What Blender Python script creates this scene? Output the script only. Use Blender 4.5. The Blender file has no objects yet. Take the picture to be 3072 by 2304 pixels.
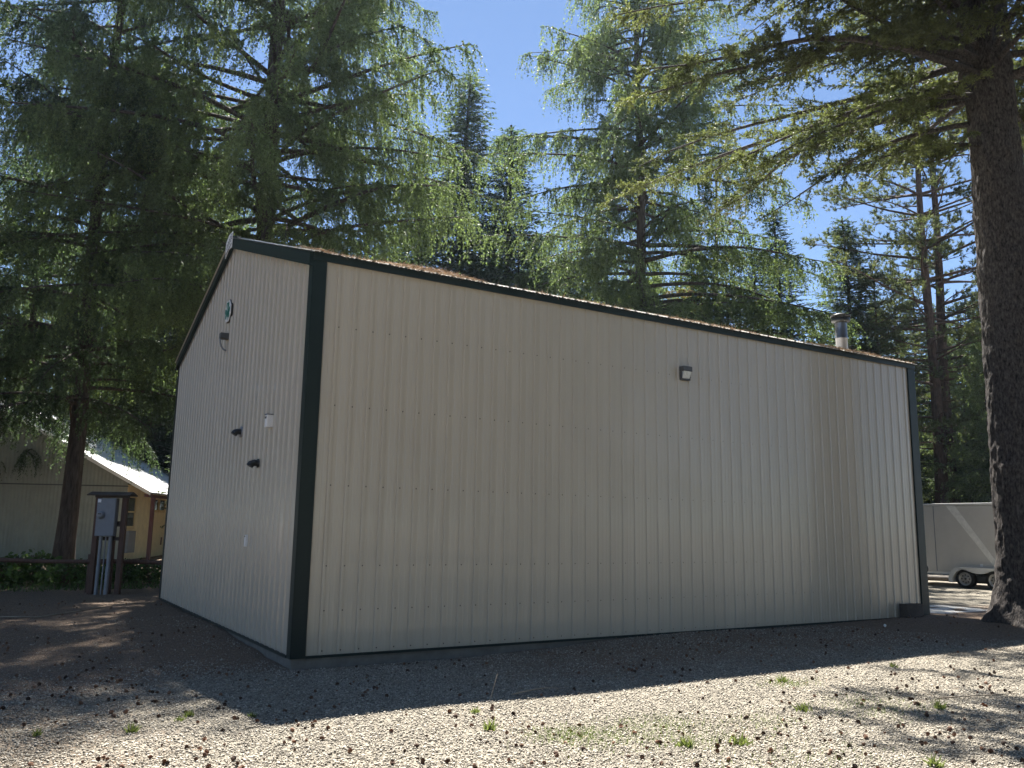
import bpy, math
import numpy as np
from mathutils import Vector, Matrix
R_ = np.random.default_rng
sc = bpy.context.scene
COL = sc.collection
PI = math.pi

# ------------------------------------------------------------------ camera
CAM = np.array([-3.1559, -9.9294, 1.6289])
YAW, PITCH, ROLL, FPX = 0.549, 0.1688, 0.017, 2526.87
cy_, sy_, cp_, sp_ = math.cos(YAW), math.sin(YAW), math.cos(PITCH), math.sin(PITCH)
_f = np.array([cp_*sy_, cp_*cy_, sp_]); _r = np.array([cy_, -sy_, 0.]); _u = np.cross(_r, _f)
c_, s_ = math.cos(ROLL), math.sin(ROLL)
RT, UP = c_*_r + s_*_u, -s_*_r + c_*_u
cam = bpy.data.cameras.new('camera')
cam.sensor_width = 36.0; cam.lens = 36.0*FPX/3072.0; cam.clip_end = 2000; cam.clip_start = 0.05
co = bpy.data.objects.new('camera', cam); COL.objects.link(co)
M = Matrix(((RT[0], UP[0], -_f[0], CAM[0]), (RT[1], UP[1], -_f[1], CAM[1]), (RT[2], UP[2], -_f[2], CAM[2]), (0, 0, 0, 1)))
co.matrix_world = M
sc.camera = co

def at(px, dist):
    """ground point in the direction of photo column px (at mid height), dist metres away"""
    d = _f + (px-1536)/FPX*RT - (1500-1152)/FPX*UP
    h = math.hypot(d[0], d[1])
    return CAM[0]+d[0]*dist/h, CAM[1]+d[1]*dist/h

# ------------------------------------------------------------------ light
SUN_EL, SUN_AZ = math.radians(59.8), math.radians(19.9)     # azimuth from +Y towards +X
sv = Vector((math.sin(SUN_AZ)*math.cos(SUN_EL), math.cos(SUN_AZ)*math.cos(SUN_EL), math.sin(SUN_EL)))
sl = bpy.data.lights.new('sun', 'SUN'); sl.energy = 5.0; sl.angle = math.radians(0.55); sl.color = (1.0, 0.955, 0.89)
so = bpy.data.objects.new('sun', sl); so.rotation_mode = 'QUATERNION'; so.rotation_quaternion = sv.to_track_quat('Z', 'Y')
so.location = (0, 0, 60); COL.objects.link(so)
w = bpy.data.worlds.new('World'); sc.world = w; w.use_nodes = True
nt = w.node_tree; nt.nodes.clear()
sky = nt.nodes.new('ShaderNodeTexSky'); sky.sky_type = 'NISHITA'; sky.sun_disc = False
sky.sun_elevation = SUN_EL; sky.sun_rotation = SUN_AZ
sky.altitude = 3500; sky.air_density = 1.0; sky.dust_density = 0.0; sky.ozone_density = 1.6
bg = nt.nodes.new('ShaderNodeBackground'); bg.inputs[1].default_value = 0.05
wo = nt.nodes.new('ShaderNodeOutputWorld')
nt.links.new(sky.outputs[0], bg.inputs[0]); nt.links.new(bg.outputs[0], wo.inputs[0])
sc.view_settings.view_transform = 'Standard'; sc.view_settings.look = 'None'
sc.view_settings.exposure = 2.05; sc.view_settings.gamma = 1.0
sc.cycles.use_denoising = True
sc.cycles.max_bounces = 8; sc.cycles.diffuse_bounces = 4; sc.cycles.transmission_bounces = 4; sc.cycles.transparent_max_bounces = 4
sc.cycles.caustics_reflective = False; sc.cycles.caustics_refractive = False

# ------------------------------------------------------------------ materials
def node(t, kind, **kw):
    n = t.nodes.new(kind)
    for k, v in kw.items(): setattr(n, k, v)
    return n
def mat(name, col, rough=0.6, spec=0.5, metal=0.0, var=0.0, vscale=3.0, vcol=None, bump=0.0, bscale=40.0, stretch=(1, 1, 1), tint=0.0, coat=0.0, trans=0.0):
    """Principled with a noise colour variation, an optional bump and an optional per-piece tint (attribute 'tint')"""
    m = bpy.data.materials.new(name); m.use_nodes = True
    t = m.node_tree; b = t.nodes['Principled BSDF']; L = t.links.new
    b.inputs['Roughness'].default_value = rough; b.inputs['Metallic'].default_value = metal
    b.inputs['Specular IOR Level'].default_value = spec
    b.inputs['Coat Weight'].default_value = coat
    tc = node(t, 'ShaderNodeTexCoord'); mp = node(t, 'ShaderNodeMapping'); mp.inputs['Scale'].default_value = stretch
    L(tc.outputs['Object'], mp.inputs['Vector'])
    src = None
    if var > 0 or vcol is not None:
        n = node(t, 'ShaderNodeTexNoise'); n.inputs['Scale'].default_value = vscale; n.inputs['Detail'].default_value = 8; n.inputs['Roughness'].default_value = 0.65
        L(mp.outputs[0], n.inputs['Vector'])
        cr = node(t, 'ShaderNodeValToRGB')
        cr.color_ramp.elements[0].position = 0.32; cr.color_ramp.elements[1].position = 0.68
        c2 = vcol if vcol is not None else tuple(min(1, c*(1+var)) for c in col)
        c1 = col if vcol is not None else tuple(c*(1-var) for c in col)
        cr.color_ramp.elements[0].color = (*c1, 1); cr.color_ramp.elements[1].color = (*c2, 1)
        L(n.outputs['Fac'], cr.inputs[0]); src = cr.outputs[0]
    else:
        rgb = node(t, 'ShaderNodeRGB'); rgb.outputs[0].default_value = (*col, 1); src = rgb.outputs[0]
    if tint > 0:
        a = node(t, 'ShaderNodeAttribute', attribute_name='tint')
        mr = node(t, 'ShaderNodeMapRange'); mr.inputs['To Min'].default_value = 1-tint; mr.inputs['To Max'].default_value = 1+tint
        L(a.outputs['Fac'], mr.inputs['Value'])
        mx = node(t, 'ShaderNodeVectorMath', operation='SCALE'); L(src, mx.inputs[0]); L(mr.outputs[0], mx.inputs['Scale']); src = mx.outputs[0]
    L(src, b.inputs['Base Color'])
    if bump > 0:
        n2 = node(t, 'ShaderNodeTexNoise'); n2.inputs['Scale'].default_value = bscale; n2.inputs['Detail'].default_value = 6
        L(mp.outputs[0], n2.inputs['Vector'])
        bp = node(t, 'ShaderNodeBump'); bp.inputs['Strength'].default_value = bump; bp.inputs['Distance'].default_value = 0.02
        L(n2.outputs['Fac'], bp.inputs['Height']); L(bp.outputs[0], b.inputs['Normal'])
    if trans > 0:
        out = t.nodes['Material Output']
        tr = node(t, 'ShaderNodeBsdfTranslucent'); sc2 = node(t, 'ShaderNodeMix', data_type='RGBA', blend_type='MULTIPLY')
        sc2.inputs[0].default_value = 1.0; sc2.inputs[7].default_value = (1.25, 1.35, 0.75, 1)
        L(src, sc2.inputs[6]); L(sc2.outputs[2], tr.inputs['Color'])
        mx = node(t, 'ShaderNodeMixShader'); mx.inputs[0].default_value = trans
        L(b.outputs[0], mx.inputs[1]); L(tr.outputs[0], mx.inputs[2]); L(mx.outputs[0], out.inputs['Surface'])
    return m

m_tan = mat('tan painted steel', (0.415, 0.375, 0.31), rough=0.29, spec=0.6, var=0.045, vscale=1.6, stretch=(1, 1, .35), coat=0.25)
m_green = mat('dark green painted steel', (0.010, 0.020, 0.020), rough=0.45, spec=0.22, var=0.12, vscale=2)
m_black = mat('black plastic', (0.012, 0.013, 0.014), rough=0.45)
m_roof = mat('pale painted roof steel', (0.62, 0.60, 0.54), rough=0.35, var=0.08, vscale=2)
m_conc = mat('concrete', (0.15, 0.142, 0.13), rough=0.9, var=0.25, vscale=4, bump=0.3, bscale=60)
m_pad = mat('pale concrete pad', (0.5, 0.49, 0.46), rough=0.9, var=0.12, vscale=3, bump=0.2, bscale=60)
m_screw = mat('screw heads', (0.06, 0.058, 0.055), rough=0.5)
m_steel = mat('stainless flue', (0.22, 0.22, 0.235), rough=0.42, metal=1.0, var=0.1, vscale=6)
m_white = mat('white enamel', (0.72, 0.73, 0.74), rough=0.45, var=0.04, vscale=9)
m_grey = mat('grey enamel', (0.16, 0.18, 0.21), rough=0.5, var=0.08, vscale=7)
m_dgrey = mat('dark grey metal', (0.06, 0.065, 0.07), rough=0.5, var=0.1, vscale=9)
m_pvc = mat('grey conduit', (0.19, 0.205, 0.225), rough=0.5, var=0.1, vscale=9)
m_signg = mat('sign green', (0.0, 0.13, 0.10), rough=0.45, var=0.05, vscale=9)
m_ink = mat('sign navy print', (0.02, 0.025, 0.06), rough=0.5)
m_brown = mat('brown stained timber', (0.085, 0.045, 0.032), rough=0.75, var=0.35, vscale=6, bump=0.3, bscale=30, stretch=(4, 4, .5))
m_dkwood = mat('weathered dark timber', (0.06, 0.05, 0.043), rough=0.85, var=0.35, vscale=7, bump=0.3, bscale=30)
m_redp = mat('dark red paint', (0.09, 0.022, 0.022), rough=0.5, var=0.15, vscale=5)
m_yel = mat('yellow painted boards', (0.80, 0.69, 0.46), rough=0.6, var=0.1, vscale=3)
m_cream = mat('cream trim', (0.62, 0.50, 0.27), rough=0.6, var=0.06, vscale=5)
m_barn = mat('grey green corrugated steel', (0.25, 0.27, 0.24), rough=0.45, var=0.12, vscale=1.5)
m_galv = mat('galvanised roof steel', (0.80, 0.80, 0.79), rough=0.4, var=0.1, vscale=2)
m_trailer = mat('trailer aluminium skin', (0.50, 0.485, 0.46), rough=0.4, spec=0.5, var=0.05, vscale=2)
m_trwhite = mat('trailer white trim', (0.6, 0.6, 0.585), rough=0.35, var=0.04, vscale=3)
m_stripe = mat('pale graphic stripe', (0.68, 0.67, 0.64), rough=0.3, var=0.15, vscale=6)
m_tyre = mat('tyre rubber', (0.014, 0.014, 0.014), rough=0.8, var=0.2, vscale=9)
m_rim = mat('silver wheel', (0.35, 0.345, 0.335), rough=0.4, metal=0.6, var=0.06, vscale=8)
m_cone = mat('pine cone scales', (0.15, 0.078, 0.045), rough=0.8, tint=0.7)
m_stick = mat('dry bleached twig', (0.30, 0.25, 0.19), rough=0.85, var=0.25, vscale=8)
m_weed = mat('fresh green weed', (0.15, 0.175, 0.07), rough=0.6, spec=0.25, tint=0.35, trans=0.4)
m_grass = mat('short pale grass', (0.12, 0.16, 0.05), rough=0.7, spec=0.2, tint=0.4, trans=0.35)
m_needle = mat('dead orange needles', (0.30, 0.21, 0.135), rough=0.8, spec=0.2, tint=0.45)
m_stone = mat('crushed grey gravel', (0.33, 0.298, 0.245), rough=0.9, spec=0.3, tint=0.6, var=0.2, vscale=1.2)
m_shrub = mat('undergrowth leaves', (0.065, 0.11, 0.03), rough=0.5, spec=0.4, tint=0.45, trans=0.35)

def bark(name, c1, c2, vs, stretch, bump, bs):
    return mat(name, c1, rough=0.92, spec=0.15, vcol=c2, vscale=vs, bump=bump, bscale=bs, stretch=stretch)
m_bark = bark('furrowed conifer bark', (0.032, 0.027, 0.024), (0.11, 0.092, 0.08), 7, (2.2, 2.2, .35), 1.0, 14)
m_bark6 = bark('scaly grey bark', (0.008, 0.008, 0.009), (0.10, 0.088, 0.08), 22, (1.3, 1.3, .55), 0.8, 34)
m_barkp = bark('reddish pine bark', (0.04, 0.029, 0.025), (0.13, 0.088, 0.068), 9, (1.6, 1.6, .5), 0.8, 16)

def leafmat(name, dark, light, trans=0.54, tint=0.45, vs=0.55):
    return mat(name, dark, rough=0.55, spec=0.3, vcol=light, vscale=vs, tint=tint, trans=trans)
m_larch = leafmat('larch needles', (0.08, 0.112, 0.062), (0.16, 0.20, 0.10))
m_larchd = leafmat('deep green larch needles', (0.042, 0.066, 0.048), (0.09, 0.125, 0.075))
m_fir = leafmat('fir needles', (0.045, 0.066, 0.042), (0.09, 0.122, 0.068))
m_firb = leafmat('blue green fir needles', (0.038, 0.06, 0.05), (0.075, 0.11, 0.08))
m_pine = leafmat('olive pine needles', (0.055, 0.068, 0.038), (0.125, 0.135, 0.07))
m_dead = leafmat('rusty dying needles', (0.13, 0.07, 0.03), (0.12, 0.12, 0.05))
m_doug = leafmat('yellow green fir needles', (0.05, 0.062, 0.036), (0.145, 0.155, 0.07), vs=0.8)

# ------------------------------------------------------------------ ground material
def ground_material():
    m = bpy.data.materials.new('gravel and needle duff'); m.use_nodes = True
    t = m.node_tree; b = t.nodes['Principled BSDF']; L = t.links.new
    b.inputs['Roughness'].default_value = 0.95; b.inputs['Specular IOR Level'].default_value = 0.15
    tc = node(t, 'ShaderNodeTexCoord')
    v = node(t, 'ShaderNodeTexVoronoi'); v.inputs['Scale'].default_value = 55; v.inputs['Randomness'].default_value = 1
    L(tc.outputs['Object'], v.inputs['Vector'])
    sep = node(t, 'ShaderNodeSeparateColor'); L(v.outputs['Color'], sep.inputs[0])
    cr = node(t, 'ShaderNodeValToRGB'); e = cr.color_ramp.elements
    e[0].position = 0.0; e[0].color = (0.11, 0.10, 0.08, 1); e[1].position = 1.0; e[1].color = (0.44, 0.395, 0.315, 1)
    k = e.new(0.5); k.color = (0.25, 0.225, 0.18, 1)
    L(sep.outputs[0], cr.inputs[0])
    n = node(t, 'ShaderNodeTexNoise'); n.inputs['Scale'].default_value = 85; n.inputs['Detail'].default_value = 5
    mp = node(t, 'ShaderNodeMapping'); mp.inputs['Scale'].default_value = (1, .45, 1); mp.inputs['Rotation'].default_value = (0, 0, .5)
    L(tc.outputs['Object'], mp.inputs[0]); L(mp.outputs[0], n.inputs['Vector'])
    c2 = node(t, 'ShaderNodeValToRGB'); e = c2.color_ramp.elements
    e[0].position = .3; e[0].color = (0.085, 0.066, 0.052, 1); e[1].position = .72; e[1].color = (0.37, 0.275, 0.20, 1)
    L(n.outputs['Fac'], c2.inputs[0])
    a = node(t, 'ShaderNodeAttribute', attribute_name='duff')
    n3 = node(t, 'ShaderNodeTexNoise'); n3.inputs['Scale'].default_value = 2.6; n3.inputs['Detail'].default_value = 7; n3.inputs['Roughness'].default_value = .7
    L(tc.outputs['Object'], n3.inputs['Vector'])
    ad = node(t, 'ShaderNodeMath', operation='ADD'); L(a.outputs['Fac'], ad.inputs[0]); L(n3.outputs['Fac'], ad.inputs[1])
    mr = node(t, 'ShaderNodeMapRange', clamp=True); mr.inputs['From Min'].default_value = 0.62; mr.inputs['From Max'].default_value = 1.0
    L(ad.outputs[0], mr.inputs['Value'])
    mx = node(t, 'ShaderNodeMix', data_type='RGBA'); L(mr.outputs[0], mx.inputs[0]); L(cr.outputs[0], mx.inputs[6]); L(c2.outputs[0], mx.inputs[7])
    L(mx.outputs[2], b.inputs['Base Color'])
    h1 = node(t, 'ShaderNodeMath', operation='MULTIPLY'); L(v.outputs['Distance'], h1.inputs[0]); h1.inputs[1].default_value = -1.6
    h2 = node(t, 'ShaderNodeMath', operation='ADD'); L(h1.outputs[0], h2.inputs[0]); L(n.outputs['Fac'], h2.inputs[1])
    bp = node(t, 'ShaderNodeBump'); bp.inputs['Strength'].default_value = 0.9; bp.inputs['Distance'].default_value = 0.02
    L(h2.outputs[0], bp.inputs['Height']); L(bp.outputs[0], b.inputs['Normal'])
    return m
m_ground = ground_material()

# ------------------------------------------------------------------ mesh helpers
def tag(o, label=None, cat=None, group=None, kind=None):
    if label: o['label'] = label
    if cat: o['category'] = cat
    if group: o['group'] = group
    if kind: o['kind'] = kind
    return o
def empty(name, loc, rz=0.0):
    o = bpy.data.objects.new(name, None); COL.objects.link(o); o.location = loc; o.rotation_euler = (0, 0, rz)
    o.empty_display_size = 0.2
    return o
def link_mesh(name, me, material, parent=None, loc=(0, 0, 0)):
    o = bpy.data.objects.new(name, me); COL.objects.link(o)
    for mm in (material if isinstance(material, (list, tuple)) else [material]): me.materials.append(mm)
    if parent: o.parent = parent
    o.location = loc
    return o
def np_mesh(name, V, F, tint=None, smooth=False):
    """V (n,3), F (m,k) all faces the same size"""
    me = bpy.data.meshes.new(name)
    V = np.ascontiguousarray(V, dtype=np.float32); F = np.ascontiguousarray(F, dtype=np.int32)
    k = F.shape[1]
    me.vertices.add(len(V)); me.vertices.foreach_set('co', V.ravel())
    me.loops.add(F.size); me.loops.foreach_set('vertex_index', F.ravel())
    me.polygons.add(len(F)); me.polygons.foreach_set('loop_start', np.arange(len(F), dtype=np.int32)*k)
    me.polygons.foreach_set('loop_total', np.full(len(F), k, dtype=np.int32))
    me.update(calc_edges=True)
    if tint is not None:
        a = me.attributes.new('tint', 'FLOAT', 'POINT'); a.data.foreach_set('value', np.ascontiguousarray(tint, dtype=np.float32))
    if smooth: me.polygons.foreach_set('use_smooth', np.ones(len(F), dtype=bool))
    return me
class MB:
    """collects boxes, prisms, tubes and lathes into one mesh"""
    def __init__(s): s.v = []; s.f = []; s.sm = []
    def add(s, V, F, smooth=False):
        o = len(s.v); s.v += [tuple(map(float, p)) for p in V]
        s.f += [tuple(i+o for i in q) for q in F]; s.sm += [smooth]*len(F); return s
    def box(s, x0, x1, y0, y1, z0, z1):
        V = [(x, y, z) for z in (z0, z1) for y in (y0, y1) for x in (x0, x1)]
        return s.add(V, [(0, 2, 3, 1), (4, 5, 7, 6), (0, 1, 5, 4), (2, 6, 7, 3), (0, 4, 6, 2), (1, 3, 7, 5)])
    def prism(s, pts, vec):
        n = len(pts); V = list(pts) + [tuple(np.add(p, vec)) for p in pts]
        return s.add(V, [tuple(range(n))[::-1], tuple(range(n, 2*n))] + [(i, (i+1) % n, (i+1) % n+n, i+n) for i in range(n)])
    def tube(s, pts, rad, n=10, caps=True, smooth=True):
        pts = [np.array(p, float) for p in pts]
        if np.isscalar(rad): rad = [rad]*len(pts)
        V = []; ref = None
        for i, p in enumerate(pts):
            t = pts[min(i+1, len(pts)-1)]-pts[max(i-1, 0)]; t /= np.linalg.norm(t)+1e-9
            if ref is None:
                ref = np.array([0, 0, 1.]) if abs(t[2]) < .9 else np.array([1., 0, 0])
            a = np.cross(t, ref); a /= np.linalg.norm(a)+1e-9; b = np.cross(t, a); ref = -b if False else ref
            for k in range(n):
                an = 2*PI*k/n; V.append(p+rad[i]*(math.cos(an)*a+math.sin(an)*b))
        F = []
        for i in range(len(pts)-1):
            for k in range(n): F.append((i*n+k, (i+1)*n+k, (i+1)*n+(k+1) % n, i*n+(k+1) % n))
        s.add(V, F, smooth)
        if caps:
            m = len(pts)-1
            s.add(V[:n], [tuple(range(n))]); s.add(V[m*n:], [tuple(range(n))[::-1]])
        return s
    def lathe(s, prof, n=24, axis='z', c=(0, 0, 0), smooth=True):
        """prof: (radius, height) pairs"""
        V = []
        for r, h in prof:
            for k in range(n):
                a = 2*PI*k/n; p = (r*math.cos(a), r*math.sin(a), h)
                if axis == 'x': p = (h, r*math.cos(a), r*math.sin(a))
                V.append((p[0]+c[0], p[1]+c[1], p[2]+c[2]))
        F = [(i*n+k, i*n+(k+1) % n, (i+1)*n+(k+1) % n, (i+1)*n+k) for i in range(len(prof)-1) for k in range(n)]
        return s.add(V, F, smooth)
    def build(s, name, material, parent=None, bevel=0.0, loc=(0, 0, 0)):
        me = bpy.data.meshes.new(name); me.from_pydata(s.v, [], s.f); me.update()
        me.polygons.foreach_set('use_smooth', np.array(s.sm, dtype=bool))
        o = link_mesh(name, me, material, parent, loc)
        if bevel > 0:
            b = o.modifiers.new('bevel', 'BEVEL'); b.width = bevel; b.segments = 2; b.limit_method = 'ANGLE'; b.angle_limit = .6
        return o

def hash2(ix, iy, seed=0):
    h = np.sin(ix*127.1+iy*311.7+seed*74.7)*43758.5453
    return h-np.floor(h)
def vnoise(x, y, seed=0):
    ix = np.floor(x); iy = np.floor(y); fx = x-ix; fy = y-iy
    fx = fx*fx*(3-2*fx); fy = fy*fy*(3-2*fy)
    a = hash2(ix, iy, seed); b = hash2(ix+1, iy, seed); c = hash2(ix, iy+1, seed); d = hash2(ix+1, iy+1, seed)
    return (a*(1-fx)+b*fx)*(1-fy)+(c*(1-fx)+d*fx)*fy
def sstep(a, b, x):
    t = np.clip((x-a)/(b-a), 0, 1); return t*t*(3-2*t)

# ------------------------------------------------------------------ ground
T6 = np.array([12.3, -1.95])
def gh(x, y):
    """ground height"""
    x = np.asarray(x, float); y = np.asarray(y, float)
    z = 0.10*sstep(1.5, 6.5, x)*sstep(-3.2, -0.1, y)*(1-sstep(14, 20, x))
    z = z + 0.09*sstep(0.6, 4, y)*sstep(-3, -0.2, x)*(1-sstep(0.5, 2, x))*(1-sstep(9, 11.5, y))
    r = np.hypot(x-T6[0], y-T6[1]); z = z + 0.16*np.exp(-(r/1.3)**2)
    z = z + 0.05*(vnoise(x*.35, y*.35, 3)-.5) + 0.022*(vnoise(x*1.3, y*1.3, 5)-.5)
    far = np.hypot(x, y-5)
    z = z + 0.5*sstep(60, 160, far)
    inside = (x > 0.05) & (x < 12.25) & (y > 0.05) & (y < 8.7)
    return np.where(inside, -0.05, z)
def duff(x, y):
    d = 0.8*sstep(-1.3, 1.6, y)*sstep(2.5, -0.4, x) + 0.26*sstep(-1.0, -2.6, x)
    r = np.hypot(x-T6[0], y-T6[1]); d = d + 0.55*np.exp(-(r/2.6)**2)
    d = d + 0.35*sstep(9, 20, y)*sstep(12, 4, x) + 0.42*sstep(2.6, .7, np.abs(y+.6)+.5*(vnoise(x*.8, y*.8, 41)-.5))*sstep(.3, 3.5, x)  # duff strip along the long wall also darkens the ground in the building's shade
    d = d + 0.8*sstep(20, 40, np.hypot(x-10, y))*sstep(8, 20, y)
    return np.clip(d, 0, 1)
def axis_pts(lo, hi, step, a, b, far):
    core = np.arange(lo, hi+1e-6, step); out = [hi]
    s = step
    while out[-1] < far: s *= 1.35; out.append(out[-1]+s)
    neg = [lo]; s = step
    while neg[-1] > -far: s *= 1.35; neg.append(neg[-1]-s)
    return np.concatenate([np.array(neg[1:][::-1]), core, np.array(out[1:])])
gx = axis_pts(-8, 16, 0.11, 0, 0, 400); gy = axis_pts(-9, 14, 0.11, 0, 0, 400)
GX, GY = np.meshgrid(gx, gy); GZ = gh(GX, GY)+.03*duff(GX, GY)*(vnoise(GX*4.1, GY*4.1, 17)-.6)
V = np.stack([GX.ravel(), GY.ravel(), GZ.ravel()], 1); nx = len(gx); ny = len(gy)
ii = (np.arange(ny-1)[:, None]*nx+np.arange(nx-1)[None, :]).ravel()
me = np_mesh('ground', V, np.stack([ii, ii+1, ii+nx+1, ii+nx], 1), smooth=True)
a = me.attributes.new('duff', 'FLOAT', 'POINT'); a.data.foreach_set('value', duff(V[:, 0], V[:, 1]).astype(np.float32))
tag(link_mesh('ground', me, m_ground), 'gravel yard scattered with orange needle litter around the metal building', 'ground', kind='structure')

# concrete apron at the far end of the building
o = MB().box(12.36, 14.7, 0.05, 1.3, -0.1, 0.125).build('concrete_pad', m_pad, bevel=.01)
tag(o, 'pale concrete apron beside the far end of the metal building', 'pavement', kind='structure')

# crushed stones as real geometry in the foreground
def stones():
    rg = R_(11)
    n = 420000
    d = 3.6 + 12*rg.random(n)**1.25
    px = rg.uniform(-250, 3320, n)
    dx = _f[0]+(px-1536)/FPX*RT[0]; dy = _f[1]+(px-1536)/FPX*RT[1]; h = np.hypot(dx, dy)
    x = CAM[0]+dx/h*d; y = CAM[1]+dy/h*d
    keep = (y < -0.06) | (x < -0.06) | (x > 12.6)
    keep &= rg.random(n) < np.clip(1.12-1.25*np.clip(duff(x, y)+.45*(vnoise(x*2.2, y*2.2, 8)-.5), 0, 1), 0.05, 1)
    keep &= np.hypot(x-T6[0], y-T6[1]) > .9
    x = x[keep]; y = y[keep]; d = d[keep]; n = len(x)
    n = min(n, 205000); x = x[:n]; y = y[:n]
    s = 0.004+0.008*rg.random(n)**1.8
    base = np.array([(1, 0, 0), (-1, 0, 0), (0, 1, 0), (0, -1, 0), (0, 0, 1), (0, 0, -1)], float)
    # a squashed, jittered octahedron with a cut top: eight crisp facets
    Vv = base[None]*rg.uniform(.6, 1.25, (n, 6, 1)) + rg.uniform(-.28, .28, (n, 6, 3))
    ang = rg.uniform(0, 2*PI, n); ca, sa = np.cos(ang), np.sin(ang)
    tl = rg.normal(0, .5, n); ct, st = np.cos(tl), np.sin(tl)
    X = Vv[..., 0]*1.3; Y = Vv[..., 1]; Z = Vv[..., 2]*.75
    Y, Z = Y*ct[:, None]-Z*st[:, None], Y*st[:, None]+Z*ct[:, None]
    X, Y = X*ca[:, None]-Y*sa[:, None], X*sa[:, None]+Y*ca[:, None]
    P = np.stack([X, Y, Z], -1)*s[:, None, None]
    P[..., 0] += x[:, None]; P[..., 1] += y[:, None]; P[..., 2] += (gh(x, y)+s*rg.uniform(.2, 1.0, n))[:, None]
    F = np.array([(0, 2, 4), (2, 1, 4), (1, 3, 4), (3, 0, 4), (2, 0, 5), (1, 2, 5), (3, 1, 5), (0, 3, 5)])
    FF = (F[None]+(np.arange(n)*6)[:, None, None]).reshape(-1, 3)
    t = np.repeat(np.clip(rg.normal(.5, .27, n), 0, 1), 6)
    me = np_mesh('gravel', P.reshape(-1, 3), FF, tint=t)
    tag(link_mesh('gravel', me, m_stone), 'loose crushed grey stones covering the sunlit yard', 'gravel', kind='stuff')
stones()

# ------------------------------------------------------------------ the metal building
L_, W_, Z0, EAVE, RIDGE = 12.30, 8.753, 0.112, 4.99, 6.44
SL = (RIDGE-EAVE)/(W_/2)
def siding_profile(length, first, inset0, inset1):
    """(u, offset) points across ribbed panels: a high rib every 9 in. with two low ribs between"""
    P = 0.2286; pts = [(inset0, 0.0)]
    k0 = int((inset0-first)//P)-1
    for k in range(k0, k0+int(length/P)+4):
        u = first+k*P
        for du, h in ((-.025, 0), (-.0155, .0195), (.0155, .0195), (.025, 0), (.068, 0), (.076, .0025), (.089, .0025), (.097, 0), (.137, 0), (.145, .0025), (.158, .0025), (.166, 0)):
            if inset0 < u+du < inset1: pts.append((u+du, h))
    pts.append((inset1, 0.0)); return pts
shop = empty('metal_building', (0, 0, 0))
tag(shop, 'large tan ribbed metal shop building with dark green trim in the middle of the yard', 'building')
pr = siding_profile(L_, 0.326, 0.10, L_-0.10)
b = MB(); V = []; F = []
for u, h in pr: V += [(u, -h, Z0), (u, -h, EAVE-.06)]
F = [(2*i, 2*i+2, 2*i+3, 2*i+1) for i in range(len(pr)-1)]
b.add(V, F); b.build('side_wall', m_tan, shop)
def roofz(y): return EAVE+SL*(W_/2-abs(y-W_/2))
pg = siding_profile(W_, 0.163, 0.08, W_-0.08)
b = MB(); V = []
for u, h in pg: V += [(-h, u, Z0), (-h, u, roofz(u)-.09)]
b.add(V, [(2*i, 2*i+1, 2*i+3, 2*i+2) for i in range(len(pg)-1)]); b.build('gable_wall', m_tan, shop)
# closed shell behind the siding (floor plate, far walls)
b = MB(); b.box(L_-.04, L_-.01, .05, W_-.05, Z0, EAVE-.06); b.box(.02, L_-.05, W_-.04, W_-.01, Z0, EAVE-.06)
b.prism([(L_-.03, .05, EAVE-.06), (L_-.03, W_-.05, EAVE-.06), (L_-.03, W_/2, RIDGE-.12)], (.02, 0, 0))
b.build('rear_wall', m_tan, shop)
b = MB(); b.box(.03, L_-.05, .03, W_-.05, -.35, Z0-.02)
b.box(-.004, L_+.004, -.004, .028, -.35, .088); b.box(-.004, .027, .03, W_, -.35, .0875)
b.build('foundation', m_conc, shop)
# screws: rows of washers beside the ribs
def hexes(centres, nrm, r=.0095):
    b = MB()
    for c in centres:
        ring = []
        for k in range(6):
            a_ = PI/3*k
            ring.append((c[0]+r*math.cos(a_), c[1]-.006, c[2]+r*math.sin(a_)) if nrm == 'y' else (c[0]-.006, c[1]+r*math.cos(a_), c[2]+r*math.sin(a_)))
        vec = (0, .006, 0) if nrm == 'y' else (.006, 0, 0)
        b.prism(ring, vec)
    return b
rows = (.16, .62, 1.14, 2.10, 3.08, 4.07)
o = hexes([(0.356+.2286*k, 0, z) for z in rows for k in range(51)], 'y').build('screw_row', m_screw, shop); tag(o, kind='stuff')
o = hexes([(0, .194+.2286*k, z) for z in rows+(4.75,) for k in range(37) if z < roofz(.194+.2286*k)-.25], 'x').build('screw_row', m_screw, shop); tag(o, kind='stuff')
# trim
b = MB(); b.box(-.031, .150, -.031, -.0005, .092, EAVE-.005); b.box(.138, .152, -.035, -.0315, .092, EAVE-.12); b.box(-.012, -.004, -.034, -.0315, .092, EAVE-.12);  b.box(-.031, -.0005, -.0004, .108, .092, EAVE-.03)
b.build('corner_trim', m_green, shop, bevel=.004)
b = MB(); b.box(L_-.205, L_+.02, -.031, -.0005, .092, EAVE-.005); b.box(L_+.0005, L_+.02, -.0003, .108, .092, EAVE-.03); b.build('corner_trim', m_green, shop, bevel=.004)
b = MB(); b.box(-.031, -.0005, W_-.108, W_+.004, .092, EAVE-.03); b.build('corner_trim', m_green, shop, bevel=.004)
b = MB(); b.box(.152, L_-.207, -.038, -.027, .088, .118); b.box(-.038, -.027, .11, W_-.11, .088, .118); b.build('base_trim', m_green, shop)
b = MB(); b.box(-.03, L_+.022, -.05, -.032, EAVE-.116, EAVE-.004); b.build('eave_trim', m_green, shop, bevel=.004)
def rake(y0, y1, top, bot, thick, x0):
    z = lambda y: roofz(y)
    return [(x0, y0, z(y0)-bot), (x0, y1, z(y1)-bot), (x0, y1, z(y1)-top), (x0, y0, z(y0)-top)]
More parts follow.
